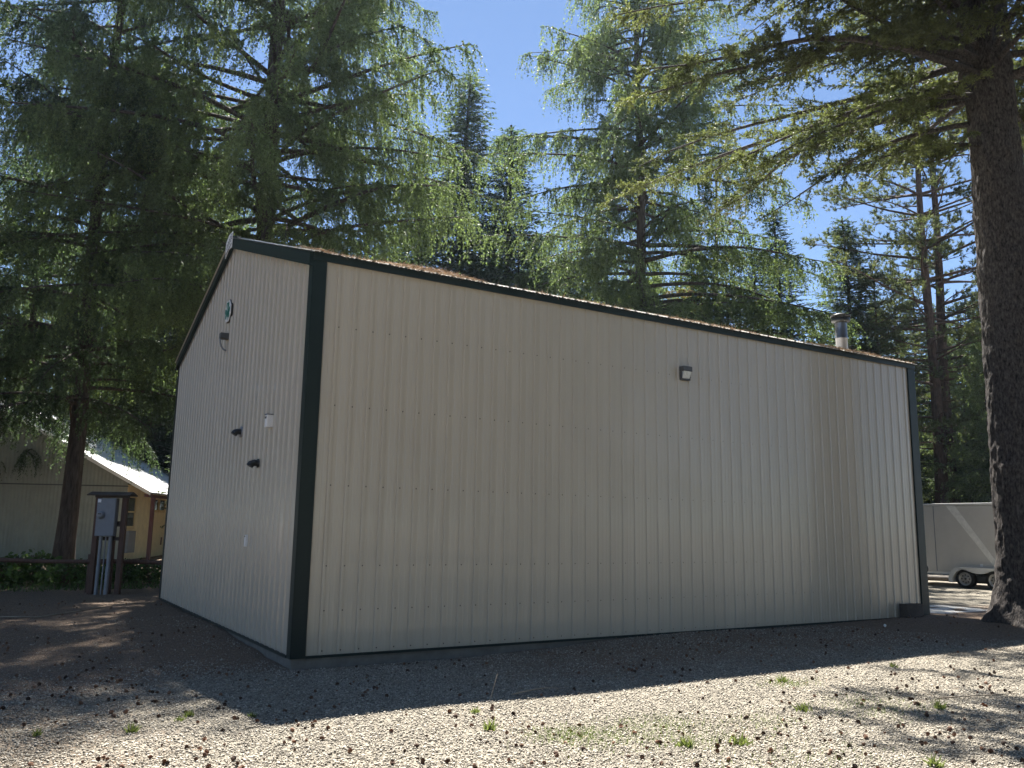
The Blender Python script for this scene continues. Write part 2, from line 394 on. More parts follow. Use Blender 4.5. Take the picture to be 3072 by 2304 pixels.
for (ya, yb) in ((-.03, W_/2), (W_/2, W_+.03)):
    b = MB(); b.prism(rake(ya, yb, .012, .158, 0, -.075), (.046, 0, 0)); b.prism(rake(ya, yb, .159, .185, 0, -.088), (.058, 0, 0))
    b.build('rake_trim', m_green, shop)
# roof: two ribbed slopes
prr = siding_profile(L_+.2, 0.29, -.095, L_+.06)
for name, yA, yB in (('roof', -.085, W_/2), ('roof', W_+.085, W_/2)):
    b = MB(); V = []
    for u, h in prr: V += [(u, yA, roofz(yA) if 0 <= yA <= W_ else EAVE-SL*.085+.006+h), (u, yB, RIDGE+.006+h)]
    if yA < yB: b.add(V, [(2*i, 2*i+2, 2*i+3, 2*i+1) for i in range(len(prr)-1)])
    else: b.add(V, [(2*i+1, 2*i+3, 2*i+2, 2*i) for i in range(len(prr)-1)])
    # underside a finger below so that the panel edge has thickness
    zA = EAVE-SL*.085-.006
    b.add([(-.09, yA, zA), (L_+.055, yA, zA), (L_+.055, yB, RIDGE-.006), (-.09, yB, RIDGE-.006)], [(0, 1, 2, 3)])
    b.build(name, m_roof, shop)
b = MB(); b.add([(-.1, W_/2-.16, RIDGE-.03), (L_+.07, W_/2-.16, RIDGE-.03), (L_+.07, W_/2, RIDGE+.045), (-.1, W_/2, RIDGE+.045), (L_+.07, W_/2+.16, RIDGE-.03), (-.1, W_/2+.16, RIDGE-.03)], [(0, 1, 2, 3), (3, 2, 4, 5)])
b.build('ridge_cap', m_green, shop)
# flue
cx, cyy = 11.78, 1.22; zr = roofz(cyy)
ch = empty('chimney', (cx, cyy, zr)); ch.parent = shop
MB().lathe([(.120, -.2), (.120, .26), (.125, .265), (.125, .285), (.120, .29), (.120, .60)], 32).build('flue_pipe', m_steel, ch)
MB().lathe([(.13, .60), (.13, .63), (.185, .63), (.19, .64), (.19, .70), (.16, .71)], 32).build('cap_band', m_black, ch)
b = MB().lathe([(.19, .735), (.205, .735), (.205, .765), (.11, .80), (.001, .805)], 32)
for k in range(6):
    a_ = 2*PI*k/6; b.box(.17*math.cos(a_)-.01, .17*math.cos(a_)+.01, .17*math.sin(a_)-.01, .17*math.sin(a_)+.01, .70, .74)
b.build('cap_lid', m_black, ch)
MB().lathe([(.121, .0), (.19, -.07)], 32).build('storm_collar', m_dgrey, ch)
# knob at the far corner
MB().lathe([(.001, .09), (.06, .085), (.085, .05), (.085, .02), (.04, .0)], 16, axis='x', c=(L_+.02, .06, .98)).build('door_knob', m_black, shop)

# things fixed to the walls
def shape_prism(pts2, origin, depth, axis='x'):
    """outline in (left, up) metres on the gable (normal -X) at origin, thick towards the wall"""
    return [(origin[0], origin[1]-u, origin[2]+v) for u, v in pts2]
e = empty('shamrock_sign', (-.045, 4.42, 5.158)); tag(e, 'white octagonal sign with a green shamrock high on the gable', 'sign')
oct_ = [(.208*math.cos(PI/8+k*PI/4)*1.0, .197*math.sin(PI/8+k*PI/4)) for k in range(8)]
MB().prism([(0, -u, v) for u, v in oct_], (.012, 0, 0)).build('board', m_white, e, bevel=.002)
MB().prism([(.0125, -u*1.05-.0, v*1.05-.0) for u, v in oct_], (.03, 0, 0)).build('backing', m_black, e)
def leaf(ang, sc=1.0, sx=0, sz=0):
    out = []
    for k in range(25):
        a_ = -PI+2*PI*k/24
        x = .085*(math.sin(a_)**3)*1.05; y = (.0845*math.cos(a_)-.032*math.cos(2*a_)-.012*math.cos(3*a_)-.006*math.cos(4*a_))*.82+.085
        x *= sc; y *= sc
        out.append((x*math.cos(ang)-y*math.sin(ang)+sx, x*math.sin(ang)+y*math.cos(ang)+sz))
    return out[:-1]
b = MB()
for ang, s in ((0, 1.08), (PI*.60, 1.08), (-PI*.60, 1.08)): b.prism([(-.004-.0004*s, -u, v) for u, v in leaf(ang, s)], (.0035, 0, 0))
b.prism([(-.0055, -u, v) for u, v in ((-.008, -.01), (.01, -.01), (.035, -.15), (.012, -.155))], (.005, 0, 0))
b.build('shamrock', m_signg, e)
b = MB(); b.prism([(-.0075, -u, v) for u, v in ((-.004, .0), (.004, .0), (.004, .12), (-.004, .12))], (.003, 0, 0)); b.build('vein', m_white, e)

e = empty('ridge_sign', (-.10, W_/2, RIDGE)); tag(e, 'small white lettered sign at the peak of the gable', 'sign')
MB().prism([(0, .30, -.30), (0, .30, -.02), (0, .12, .07), (0, -.13, .07), (0, -.13, -.21), (0, .08, -.20)], (.012, 0, 0)).build('board', m_white, e)
b = MB()
for k in range(5):                                      # worn, unreadable lettering
    y = .23-.075*k; zt = -.07+.028*k
    b.box(-.004, -.0005, y-.05, y-.035, zt-.10, zt); b.box(-.0035, -.0005, y-.034, y-.012, zt-.014, zt); b.box(-.003, -.0005, y-.0345, y-.016, zt-.1, zt-.086)
b.prism([(-.004, .25, -.235), (-.004, -.10, -.125), (-.004, -.10, -.145), (-.004, .25, -.255)], (.0035, 0, 0))
b.build('lettering', m_ink, e)

e = empty('wall_bracket', (-.02, 4.40, 4.66)); tag(e, 'grey metal bracket with a curved strap below the shamrock sign', 'bracket')
MB().box(-.12, .02, -.05, .09, .01, .11).build('bracket_arm', m_dgrey, e, bevel=.006)
MB().tube([(-.115+.0*t, .02, .02) if t == 0 else (-.115*math.cos(t*PI/2), .02, .02-.20*math.sin(t*PI/2)) for t in np.linspace(0, 1, 9)], .016, 8).build('strap', m_grey, e)

e = empty('junction_box', (-.02, 1.43, 2.99)); tag(e, 'small white weatherproof box on the gable near the corner trim', 'electrical box')
MB().box(-.07, .018, -.055, .055, -.085, .085).build('housing', m_white, e, bevel=.008)
MB().box(-.076, -.0705, -.03, .03, .035, .06).build('slot', m_dgrey, e)
MB().box(-.08, .018, -.06, .06, .087, .095).build('hood', m_grey, e, bevel=.002)
for nm, y, z, lab in (('vent_elbow', 3.02, 2.985, 'black plastic vent elbow with a grey flange, higher of two on the gable'), ('vent_elbow', 1.97, 2.455, 'plain black plastic vent elbow, lower of two on the gable')):
    e = empty(nm, (-.02, y, z)); tag(e, lab, 'vent pipe', 'vent elbows on the gable')
    MB().tube([(.02, 0, 0), (-.05, 0, .004), (-.085, 0, -.012), (-.105, 0, -.045)], [.045, .045, .05, .05], 18).build('pipe', m_black, e)
    MB().lathe([(.001, -.004), (.085, -.004), (.085, .012)] if y > 2.5 else [(.001, -.002), (.062, -.002), (.062, .012)], 20, axis='x', c=(0, 0, 0)).build('flange', m_pvc if y > 2.5 else m_black, e)
e = empty('outlet_cover', (-.02, 2.235, 1.39)); tag(e, 'narrow pale grey switch box low on the gable', 'switch')
MB().box(-.035, .018, -.026, .026, -.085, .075).build('housing', m_white, e, bevel=.004)
MB().box(-.04, -.0355, -.014, .014, .045, .065).build('switch', m_black, e)

e = empty('wall_lamp', (6.138, -.02, 4.11)); tag(e, 'dark wall pack lamp with a clear glass front on the long wall', 'lamp')
b = MB(); b.box(-.095, .095, -.10, .018, .03, .11); b.box(-.095, -.078, -.055, .018, -.11, .0295); b.box(.078, .095, -.055, .018, -.11, .0295); b.box(-.0775, .0775, -.05, .018, -.11, -.088)
b.build('housing', m_dgrey, e, bevel=.006)
MB().box(-.077, .077, .0, .012, -.087, .029).build('reflector', m_white, e)
m_glass = mat('ribbed lamp glass', (.55, .58, .58), rough=.15, spec=.6, var=.15, vscale=30)
MB().prism([(-.077, -.005, -.087), (-.077, -.05, -.08), (-.077, -.092, .0295), (-.077, -.005, .0295)], (.154, 0, 0)).build('lens', m_glass, e, bevel=.004)

e = empty('planter_box', (11.62, -.115, float(gh(11.62, -.12)))); tag(e, 'low dark timber box with a pale lid against the long wall by the far corner', 'box')
b = MB(); b.box(-.24, .24, -.085, -.06, -.03, .23); b.box(-.24, .24, .05, .072, -.03, .23); b.box(-.24, -.218, -.059, .049, -.03, .23); b.box(.218, .24, -.059, .049, -.03, .23)
b.build('sides', m_dkwood, e, bevel=.004)
MB().box(-.262, -.242, -.08, .07, -.03, .24).build('end_board', m_dkwood, e, bevel=.003)
MB().box(-.217, .217, -.058, .048, .16, .205).build('lid', m_pvc, e, bevel=.004)

# needle litter on the roof edge
def strips(P, D, Ln, Wd, rg, up=0.0):
    """thin triangles: base points P, directions D"""
    n = len(P); D = D/(np.linalg.norm(D, axis=1, keepdims=True)+1e-9)
    rnd = rg.normal(size=(n, 3)); S = np.cross(D, rnd); S /= np.linalg.norm(S, axis=1, keepdims=True)+1e-9
    Vv = np.stack([P-S*Wd[:, None]*.5, P+S*Wd[:, None]*.5, P+D*Ln[:, None]], 1)
    return Vv.reshape(-1, 3), np.arange(3*n).reshape(-1, 3)
rg = R_(5); n = 26000
x = rg.uniform(0, L_, n); wt = vnoise(x*1.1, x*0, 2)*.75+vnoise(x*4, x*0, 4)*.35+.55*np.exp(-((x-1.6)/.8)**2)+.3*np.exp(-((x-3.4)/.3)**2)
k = rg.random(n) < np.clip((wt-.45)*2.0, .02, 1); x = x[k]; wt = wt[k]; n = len(x)
y = -.08+rg.random(n)**1.6*1.1; hgt = np.clip((wt-.45)*.09, .004, .07)*rg.random(n)
P = np.stack([x, y, EAVE+SL*y+.008+hgt], 1)
D = rg.normal(size=(n, 3)); D[:, 2] *= .3
V, F = strips(P, D, rg.uniform(.03, .1, n), rg.uniform(.004, .011, n), rg)
tag(link_mesh('roof_litter', np_mesh('roof_litter', V, F, tint=np.repeat(rg.random(n), 3)), m_needle), 'orange pine needle litter piled along the roof edge', 'needle litter', kind='stuff')

# ------------------------------------------------------------------ trees
def unit(v): return v/(np.linalg.norm(v, axis=-1, keepdims=True)+1e-9)
def spawn(rg, p0, d, l, sag, spacing, tmin=0.0, tmax=1.0):
    """random points along quadratic shoots (p0, d, l, sag): returns index, t, point, tangent"""
    cnt = np.maximum(1, (l*(tmax-tmin)/spacing+rg.random(len(l))).astype(int))
    idx = np.repeat(np.arange(len(l)), cnt); t = tmin+(tmax-tmin)*rg.random(len(idx))
    pt, tg = along(p0[idx], d[idx], l[idx], sag[idx], t)
    return idx, t, pt, tg
def along(p0, d, l, sag, t):
    pt = p0+d*(l*t)[:, None]; pt[:, 2] -= sag*l*t*t
    tg = d.copy(); tg[:, 2] -= 2*sag*t
    return pt, unit(tg)
def tube_mesh(lines, radii, n):
    """lines (k,m,3), radii (k,m): joined n-sided tubes as arrays"""
    k, m, _ = lines.shape
    tg = np.gradient(lines, axis=1); tg = unit(tg)
    ref = np.zeros_like(tg); ref[..., 2] = 1; st = np.abs(tg[..., 2]) > .92; ref[st] = (1, 0, 0)
    a_ = unit(np.cross(tg, ref)); b_ = np.cross(tg, a_)
    ang = 2*PI*np.arange(n)/n
    V = lines[:, :, None]+radii[:, :, None, None]*(np.cos(ang)[:, None]*a_[:, :, None]+np.sin(ang)[:, None]*b_[:, :, None])
    base = (np.arange(k)[:, None, None]*m+np.arange(m-1)[None, :, None])*n
    q = np.arange(n)[None, None]; q2 = (q+1) % n
    F = np.stack([base+q, base+n+q, base+n+q2, base+q2], -1).reshape(-1, 4)
    return V.reshape(-1, 3), F
def trunk_mesh(rg, h, r0, r1, lean=(0, 0), sides=18, rows=44, flare=.35, rough=.06):
    z = np.linspace(-.4, h, rows); x = lean[0]*(z/h)**1.0+.06*np.sin(z*.4+rg.random()*6)*min(1, h/18); y = lean[1]*(z/h)+.06*np.cos(z*.33+rg.random()*6)
    r = r0+(r1-r0)*np.clip(z/h, 0, 1)**.85; r = r*(1+flare*np.exp(-np.clip(z, 0, None)/.45))
    ang = 2*PI*np.arange(sides)/sides
    rr = r[:, None]*(1+rough*(vnoise(ang[None]*2.5+0*z[:, None], z[:, None]*1.3, 7)-.5)*2)
    V = np.stack([x[:, None]+rr*np.cos(ang), y[:, None]+rr*np.sin(ang), np.repeat(z[:, None], sides, 1)], -1)
    base = (np.arange(rows-1)[:, None]*sides); q = np.arange(sides)[None]; q2 = (q+1) % sides
    F = np.stack([base+q, base+q2, base+sides+q2, base+sides+q], -1).reshape(-1, 4)
    return V.reshape(-1, 3), F, lambda zz: np.stack([np.interp(zz, z, x), np.interp(zz, z, y), zz], -1), lambda zz: np.interp(zz, z, r)
def blades(rg, P, T, lb, wb, a, b, jit=.5, flat=0.0):
    """needle tufts: direction = a*tangent + b*random radial"""
    n = len(P); rd = rg.normal(size=(n, 3)); rd -= T*np.sum(rd*T, 1, keepdims=True); rd = unit(rd)
    if flat: rd[:, 2] *= 1-flat
    D = unit(T*a+rd*b); Ln = lb*(1-jit*.5+jit*rg.random(n)); Wd = wb*(.7+.6*rg.random(n))
    S = unit(np.cross(D, rg.normal(size=(n, 3))))
    V = np.stack([P-S*Wd[:, None]*.5, P+S*Wd[:, None]*.5, P+D*Ln[:, None]], 1).reshape(-1, 3)
    return V
def conifer(name, seed, h, r0, zs, Lmax, prof, nb, up, droop, mats, sec=.13, secl=.8, secang=1.0, sag=.7, stem=True, blade=(.07, .025), dens=.05, ab=(.6, .8), bt0=0.15,
            tert=None, s0=0.0, lean=(0, 0), extra=None, whorl=None, flat=0.0, sidefilter=None, lj=.3, dead=0, rtop=.03, trunk=None, secmin=.12, updown=.0, branch_r=.022):
    rg = R_(seed)
    if trunk is None: tv, tf, cpos, crad = trunk_mesh(rg, h, r0, rtop, lean)
    else: tv, tf, cpos, crad = trunk
    # limbs
    if whorl:
        zz = []; zc = zs
        while zc < h-.25:
            zz += list(zc+rg.normal(0, .06, whorl[1])); zc += whorl[0]*(.8+.4*rg.random())*(1-.45*(zc-zs)/(h-zs))
        zb = np.clip(np.array(zz), zs, h-.1)
        az = np.concatenate([rg.random()*6+2*PI*np.arange(whorl[1])/whorl[1] for _ in range(len(zb)//whorl[1])])+rg.normal(0, .22, len(zb))
    else:
        zb = zs+(h-zs-.1)*np.sort(rg.random(nb))**1.0; az = np.arange(nb)*2.39996+rg.normal(0, .5, nb)
    xx = (zb-zs)/(h-zs); Lb = np.maximum(.12, Lmax*prof(xx)*(1-lj+2*lj*rg.random(len(zb))))
    upb = up+rg.normal(0, .10, len(zb))+.35*xx*(1 if not whorl else .9); drb = droop*(.6+.8*rg.random(len(zb)))*(1-.4*xx)
    if extra is not None:
        E = np.array(extra, float)
        zb = np.concatenate([zb, E[:, 0]]); az = np.concatenate([az, E[:, 1]]); Lb = np.concatenate([Lb, E[:, 2]]); upb = np.concatenate([upb, E[:, 3]]); drb = np.concatenate([drb, E[:, 4]])
    if sidefilter is not None:
        k = sidefilter(zb, az, Lb); zb, az, Lb, upb, drb = zb[k], az[k], Lb[k], upb[k], drb[k]
    nbr = len(zb); d = np.stack([np.cos(az), np.sin(az), upb], -1); p0 = cpos(zb)
    t = np.linspace(0, 1, 9)
    wig = rg.normal(0, .05, (nbr, 2))
    def bpt(i, t_):
        pt = p0[i]+d[i]*(Lb[i]*t_)[:, None]; pt[:, 2] -= drb[i]*Lb[i]*t_**2
        w_ = np.sin(t_*PI*1.5)*Lb[i]; pt[:, 0] += wig[i, 0]*w_; pt[:, 1] += wig[i, 1]*w_
        tg = d[i].copy(); tg[:, 2] -= 2*drb[i]*t_
        return pt, unit(tg)
    I = np.repeat(np.arange(nbr), 9); pt, _ = bpt(I, np.tile(t, nbr)); lines = pt.reshape(nbr, 9, 3)
    rb = np.clip(branch_r*Lb**.75, .008, .16)[:, None]*(1-.86*t[None]**.8)
    bv, bf = tube_mesh(lines, rb, 6)
    # second order
    cnt = np.maximum(2, (Lb*(1-bt0)/sec+rg.random(nbr)).astype(int))
    i2 = np.repeat(np.arange(nbr), cnt); t2 = bt0+(1-bt0)*rg.random(len(i2))
    p2, g2 = bpt(i2, t2)
    sgn = np.where(rg.random(len(i2)) < .5, -1, 1)*(secang+rg.normal(0, .25, len(i2)))
    ca, sa = np.cos(sgn), np.sin(sgn)
    d2 = np.stack([g2[:, 0]*ca-g2[:, 1]*sa, g2[:, 0]*sa+g2[:, 1]*ca, g2[:, 2]*.6+rg.normal(updown, .15, len(i2))], -1); d2 = unit(d2)
    l2 = np.maximum(secmin, secl*(1.05-.72*t2)*(.55+.9*rg.random(len(i2)))*np.clip(Lb[i2]/Lmax, .3, 1)**.6)
    s2 = sag*(.5+rg.random(len(i2)))
    ends = np.arange(nbr)                       # leader at each limb tip
    pe, ge = bpt(ends, np.full(nbr, .97)); p2 = np.concatenate([p2, pe]); d2 = np.concatenate([d2, ge]); l2 = np.concatenate([l2, np.full(nbr, max(.15, secl*.4))]); s2 = np.concatenate([s2, np.full(nbr, sag*.6)])
    sv, sf = None, None
    if stem:
        m = 4; ts = np.linspace(0, 1, m); I = np.repeat(np.arange(len(l2)), m); pp, _ = along(p2[I], d2[I], l2[I], s2[I], np.tile(ts, len(l2)))
        sv, sf = tube_mesh(pp.reshape(-1, m, 3), np.repeat((.0035+.006*np.clip(l2, 0, 1.2))[:, None], m, 1)*(1-.6*ts[None]), 3)
    if tert:
        i3, t3, p3, g3 = spawn(rg, p2, d2, l2, s2, tert[0], .12)
        rd = rg.normal(size=(len(i3), 3)); rd[:, 2] *= .55; rd -= g3*np.sum(rd*g3, 1, keepdims=True)
        d3 = unit(g3*.75+unit(rd)*.8-np.array([0, 0, tert[3] if len(tert) > 3 else 0.])); l3 = tert[1]*(.5+rg.random(len(i3)))*(1.1-.5*t3); s3 = np.full(len(i3), tert[2])
        p3 = np.concatenate([p3, p2]); d3 = np.concatenate([d3, d2]); l3 = np.concatenate([l3, l2]); s3 = np.concatenate([s3, s2])
        i4, t4, P, T = spawn(rg, p3, d3, l3, s3, dens, s0)
    else:
        i4, t4, P, T = spawn(rg, p2, d2, l2, s2, dens, s0)
    fv = blades(rg, P, T, blade[0], blade[1], ab[0], ab[1], flat=flat); nf = len(P)
    tint = np.repeat(np.clip(rg.normal(.45, .25, nf), 0, 1), 3)
    tm = np_mesh(name+' trunk', tv, tf, smooth=True)
    lv, lf = (bv, bf)
    if sv is not None:      # three sided stems drawn as quads with the limbs
        lf = np.concatenate([bf, sf+len(bv)]); lv = np.concatenate([bv, sv])
    lm = np_mesh(name+' limbs', lv, lf, smooth=True)
    fm = np_mesh(name+' foliage', fv, np.arange(3*nf).reshape(-1, 3), tint=tint)
    print(name, 'blades', nf, 'shoots', len(l2)); tm.materials.append(mats[0]); lm.materials.append(mats[0]); fm.materials.append(mats[1])
    return tm, lm, fm
def plant(proto, name, label, cat, loc, rz=0.0, scale=1.0, sxy=1.0, group=None, trunkname='trunk'):
    """a tree thing: trunk, branches and crown under an Empty; meshes shared between copies"""
    e = empty(name, (loc[0], loc[1], float(gh(loc[0], loc[1]))-.02), rz); e.scale = (scale*sxy, scale*sxy, scale)
    tag(e, label, cat, group)
    for nm, me in zip(('trunk', 'branches', 'crown'), proto):
        o = bpy.data.objects.new(nm, me); COL.objects.link(o); o.parent = e
    return e

cone_p = lambda x: (1-x)**.85*(.55+.45*np.minimum(1, x*6+.25))
larch_p = lambda x: np.clip(1.02-x, 0.03, 1)**.55*(.72+.28*np.minimum(1, x*3))
pine_p = lambda x: np.clip(1.03-x, .05, 1)**.45*(.5+.5*np.minimum(1, x*2.5))

A_ = math.atan2
# the three big larches
lk = dict(ab=(.8, .7), bt0=.12, lj=.35)
larchA = conifer('larch a', 101, 31, .30, 4.6, 6.2, larch_p, 150, .06, .30, (m_bark, m_larchd), sec=.10, secl=1.1, sag=.5, blade=(.078, .046), dens=.029, tert=(.115, .56, .9, 1.0), **{**lk, 'bt0': .2})
larchB = conifer('larch b', 102, 31.5, .47, 7.0, 7.8, larch_p, 195, .10, .24, (m_bark, m_larch), sec=.10, secl=1.2, sag=.45, blade=(.075, .044), dens=.027, tert=(.115, .62, .9, 1.1), **{**lk, 'bt0': .27})
larchC = conifer('larch c', 103, 31, .36, 3.6, 8.2, lambda x: np.clip(1.03-x, .03, 1)**.8*(.85+.15*np.minimum(1, x*3)), 235, .04, .22, (m_bark, m_larch), sec=.095, secl=1.15, sag=.5, blade=(.09, .052), dens=.036, tert=(.12, .58, .9, 1.0), **{**lk, 'bt0': .27})
larchD = conifer('larch d', 104, 24, .22, 2.5, 4.0, larch_p, 120, .06, .28, (m_bark, m_larch), sec=.13, secl=1.0, sag=.6, blade=(.13, .065), dens=.055, tert=(.14, .5, .9, .7), **lk)
x, y = at(205, 30); plant(larchA, 'larch_tree', 'big drooping larch with a dark bare lower trunk behind the rail fence', 'tree', (x, y), 1.1)
x, y = at(738, 27); plant(larchB, 'larch_tree', 'tall larch whose furrowed trunk rises behind the gable peak', 'tree', (x, y), 2.6)
x, y = at(1926, 34); plant(larchC, 'larch_tree', 'tall feathery light green larch with a straight trunk behind the middle of the roof', 'tree', (x, y), 4.2)
x, y = at(345, 53); plant(larchA, 'larch_tree', 'shaded larch with hanging strands behind the barn roof', 'tree', (x, y), 3.9, .85, .9)

firA = conifer('fir a', 201, 20, .17, 1.2, 2.5, cone_p, 0, .05, .10, (m_bark, m_firb), whorl=(.46, 8), sec=.07, secl=.72, secang=.95, sag=.18, blade=(.10, .042), dens=.026, ab=(.7, .75), flat=.35, lj=.25, bt0=.08)
firB = conifer('fir b', 202, 18, .16, 0.8, 3.0, cone_p, 0, .12, .10, (m_bark, m_fir), whorl=(.50, 8), sec=.07, secl=.85, secang=.95, sag=.22, blade=(.10, .042), dens=.027, ab=(.7, .75), flat=.35, lj=.3, bt0=.08)
firC = conifer('fir c', 203, 22, .19, 2.0, 2.2, lambda x: (1-x)**.7*(.6+.4*np.minimum(1, x*5)), 0, .0, .18, (m_bark, m_fir), whorl=(.48, 8), sec=.07, secl=.8, secang=.95, sag=.4, blade=(.10, .042), dens=.028, ab=(.7, .75), flat=.2, lj=.35, bt0=.08)
pineA = conifer('pine a', 301, 24, .30, 4.5, 4.5, pine_p, 100, .05, .05, (m_barkp, m_pine), sec=.22, secl=1.2, secang=.8, sag=-.25, blade=(.14, .032), dens=.0065, tert=(.13, .30, -.3, -.25), ab=(.75, .8), s0=.62, lj=.45, bt0=.3, secmin=.25)
pineB = conifer('pine b', 302, 20, .17, 2.0, 2.9, pine_p, 85, .12, .05, (m_barkp, m_pine), sec=.17, secl=1.0, secang=.8, sag=-.25, blade=(.14, .034), dens=.009, tert=(.15, .28, -.3, -.25), ab=(.75, .8), s0=.5, lj=.4, bt0=.25, secmin=.2)
pineD = conifer('pine d', 303, 20, .15, 3.0, 2.0, pine_p, 75, .02, .16, (m_barkp, m_dead), sec=.15, secl=.7, secang=.8, sag=.1, blade=(.11, .034), dens=.011, tert=(.12, .24, .1, 0), ab=(.75, .8), s0=.45, lj=.45, bt0=.25, secmin=.15)

for px, dist, zt, H, proto, rz, sxy, nm, lab, cat in (
    (1368, 42, 25.6, 22, firC, .3, 1.6, 'fir_tree', 'tall pointed fir standing alone against the sky gap left of centre', 'tree'),
    (1548, 37, 14.5, 24, larchD, 2.2, 1.5, 'larch_tree', 'light green larch low over the roof at the left foot of the feathery larch', 'tree'),
    (1508, 39, 21.3, 20, firA, 1.2, 1.75, 'fir_tree', 'dark narrow fir just left of the feathery light green larch', 'tree'),
    (1222, 43, 21.5, 22, firC, 2.2, 1.7, 'fir_tree', 'fir beside the drooping branches right of the trunk above the gable peak', 'tree'),
    (1425, 47, 19.0, 18, firB, 3.9, 1.45, 'fir_tree', 'shorter fir between the tall pointed fir and the dark narrow fir', 'tree'),
    (1135, 46, 18.5, 20, firA, 1.9, 1.3, 'fir_tree', 'dark fir between the bushy fir and the tall fir left of centre', 'tree'),
    (1600, 45, 18.0, 18, firB, 5.2, 1.3, 'fir_tree', 'broad fir under the left side of the feathery larch crown', 'tree'),
    (1060, 40, 17.5, 18, firB, .7, 1.2, 'fir_tree', 'bushy fir rising over the near end of the roof edge', 'tree'),
    (2360, 45, 18.9, 20, firA, 2.9, 1.5, 'fir_tree', 'slender spire shaped fir alone in the blue sky gap left of the flue', 'tree'),
    (2572, 47, 18.6, 18, firB, 4.4, 1.45, 'fir_tree', 'blue green fir with tiered branches just right of the flue', 'tree'),
    (2285, 44, 16.2, 20, firA, 5.1, 1.35, 'fir_tree', 'dark fir crowding the left side of the slender spire fir', 'tree'),
    (2168, 42, 20.4, 20, pineD, .4, 1.3, 'dying_pine', 'half dead pine with rusty brown needles right of the feathery larch', 'tree'),
    (2045, 46, 15.2, 20, pineD, 2.4, 1.0, 'dying_pine', 'thin bare stemmed brownish pine close to the right side of the feathery larch trunk', 'tree'),
    (2655, 47, 16.0, 20, pineB, 1.4, 1.1, 'pine_tree', 'bushy olive pine above the far roof corner', 'tree'),
    (2825, 47, 31.0, 24, pineA, 2.0, .95, 'pine_tree', 'tall red barked pine, left stem of the twin pair above the trailer', 'tree'),
    (2862, 49, 32.0, 24, pineA, 4.6, .95, 'pine_tree', 'tall red barked pine, right stem of the twin pair above the trailer', 'tree'),
    (655, 40, 14.5, 18, firB, 2.1, 1.0, 'fir_tree', 'sunlit fir with long level branches beside the left gable edge', 'tree'),
    (500, 62, 28, 24, larchD, .5, 1.1, 'larch_tree', 'sunlit pale green larch seen between the dark larch and the gable', 'tree'),
    (640, 66, 27, 24, larchD, 3.5, 1.0, 'larch_tree', 'light green larch behind the fir at the left gable edge', 'tree'),
    (40, 42, 25, 31, larchA, .2, .9, 'larch_tree', 'dark larch at the far left margin behind the grey barn', 'tree'),
    (1690, 47, 19, 24, larchD, 1.9, 1.1, 'larch_tree', 'yellow green larch half hidden left of the feathery larch trunk', 'tree'),
    (2915, 50, 14, 24, larchD, 2.9, 1.2, 'larch_tree', 'sunlit yellow green larch behind the trailer and beside the twin pines', 'tree'),
    (2985, 46, 12, 24, larchD, 5.0, 1.3, 'larch_tree', 'low sunlit larch behind the trailer next to the big dark trunk', 'tree'),
    (2480, 52, 12.0, 18, firB, 1.0, .9, 'fir_tree', 'low fir filling the gap between the spire fir and the flue', 'tree'),
    (2720, 54, 18.0, 20, pineB, 3.3, 1.0, 'pine_tree', 'olive pine behind the far corner of the roof', 'tree'),
):
    plant(proto, nm, lab, cat, at(px, dist), rz, zt/H, sxy*H/zt if False else sxy)
# forest backdrop: rows of copies behind the yard
rg = R_(77); protos = [('fir_tree', firA, 20), ('fir_tree', firB, 18), ('fir_tree', firC, 22), ('pine_tree', pineB, 20), ('larch_tree', larchD, 24)]
wordk = {'fir_tree': 'fir', 'pine_tree': 'pine', 'larch_tree': 'larch'}
for row, (dist, step) in enumerate(((54, 105), (66, 110), (82, 125))):
    px = -260 + row*40
    while px < 3420:
        p_ = px+rg.normal(0, 25); dd = dist+rg.normal(0, 3.5)
        ymax = 520 if p_ < 1250 else 620 if p_ < 1640 else 600 if p_ < 2150 else 1120 if p_ < 2620 else 900
        hz = 1556.6+.017*p_
        zmax = 1.63+(hz-ymax)/FPX*dd*.97
        nm, pr_, H = protos[int(rg.choice(5, p=(.24, .22, .22, .16, .16)))]
        if p_ > 2840: nm, pr_, H = protos[int(rg.choice([1, 3, 4]))]
        zt = min(zmax, rg.uniform(17, 25)) * rg.uniform(.8, 1.0)
        reg = 'left of the gable' if p_ < 700 else 'behind the roof' if p_ < 2650 else 'behind the trailer'
        plant(pr_, nm, f'{wordk[nm]} among the dense forest far {reg}', 'tree', at(p_, dd), rg.random()*6.28, zt/H, rg.uniform(.95, 1.25), f'forest {wordk[nm]}s far {reg}')
        px += step*rg.uniform(.75, 1.25)

# unseen trees added behind the photographer to close off the low sky
rg = R_(91)
for k in range(16):
    a_ = math.radians(125+k*100/16+rg.normal(0, 2)); rr_ = rg.uniform(19, 28)
    x, y = -1+rr_*math.sin(a_), -8+rr_*math.cos(a_)
    nm, pr_, H = protos[int(rg.choice(5, p=(.2, .2, .2, .2, .2)))]
    plant(pr_, nm, f'{wordk[nm]} added out of view behind the photographer to block sky light', 'tree', (x, y), rg.random()*6.28, rg.uniform(20, 27)/H, rg.uniform(1.1, 1.4), f'sky blocking {wordk[nm]}s')

for x, y, sc_, pr_, nm in ((-9.5, 18, 1.1, larchD, 'larch_tree'), (-8.5, 28, 1.2, firC, 'fir_tree'), (-14, 13, 1.05, larchD, 'larch_tree'), (-13, 23, .85, larchA, 'larch_tree'), (-7.5, 38, 1.2, firB, 'fir_tree'), (-19, 17, 1.1, firB, 'fir_tree')):
    plant(pr_, nm, f'{wordk[nm]} at the left edge of the clearing beside the yard', 'tree', (x, y), x, sc_, 1.35, f'left clearing edge {wordk[nm]}s')

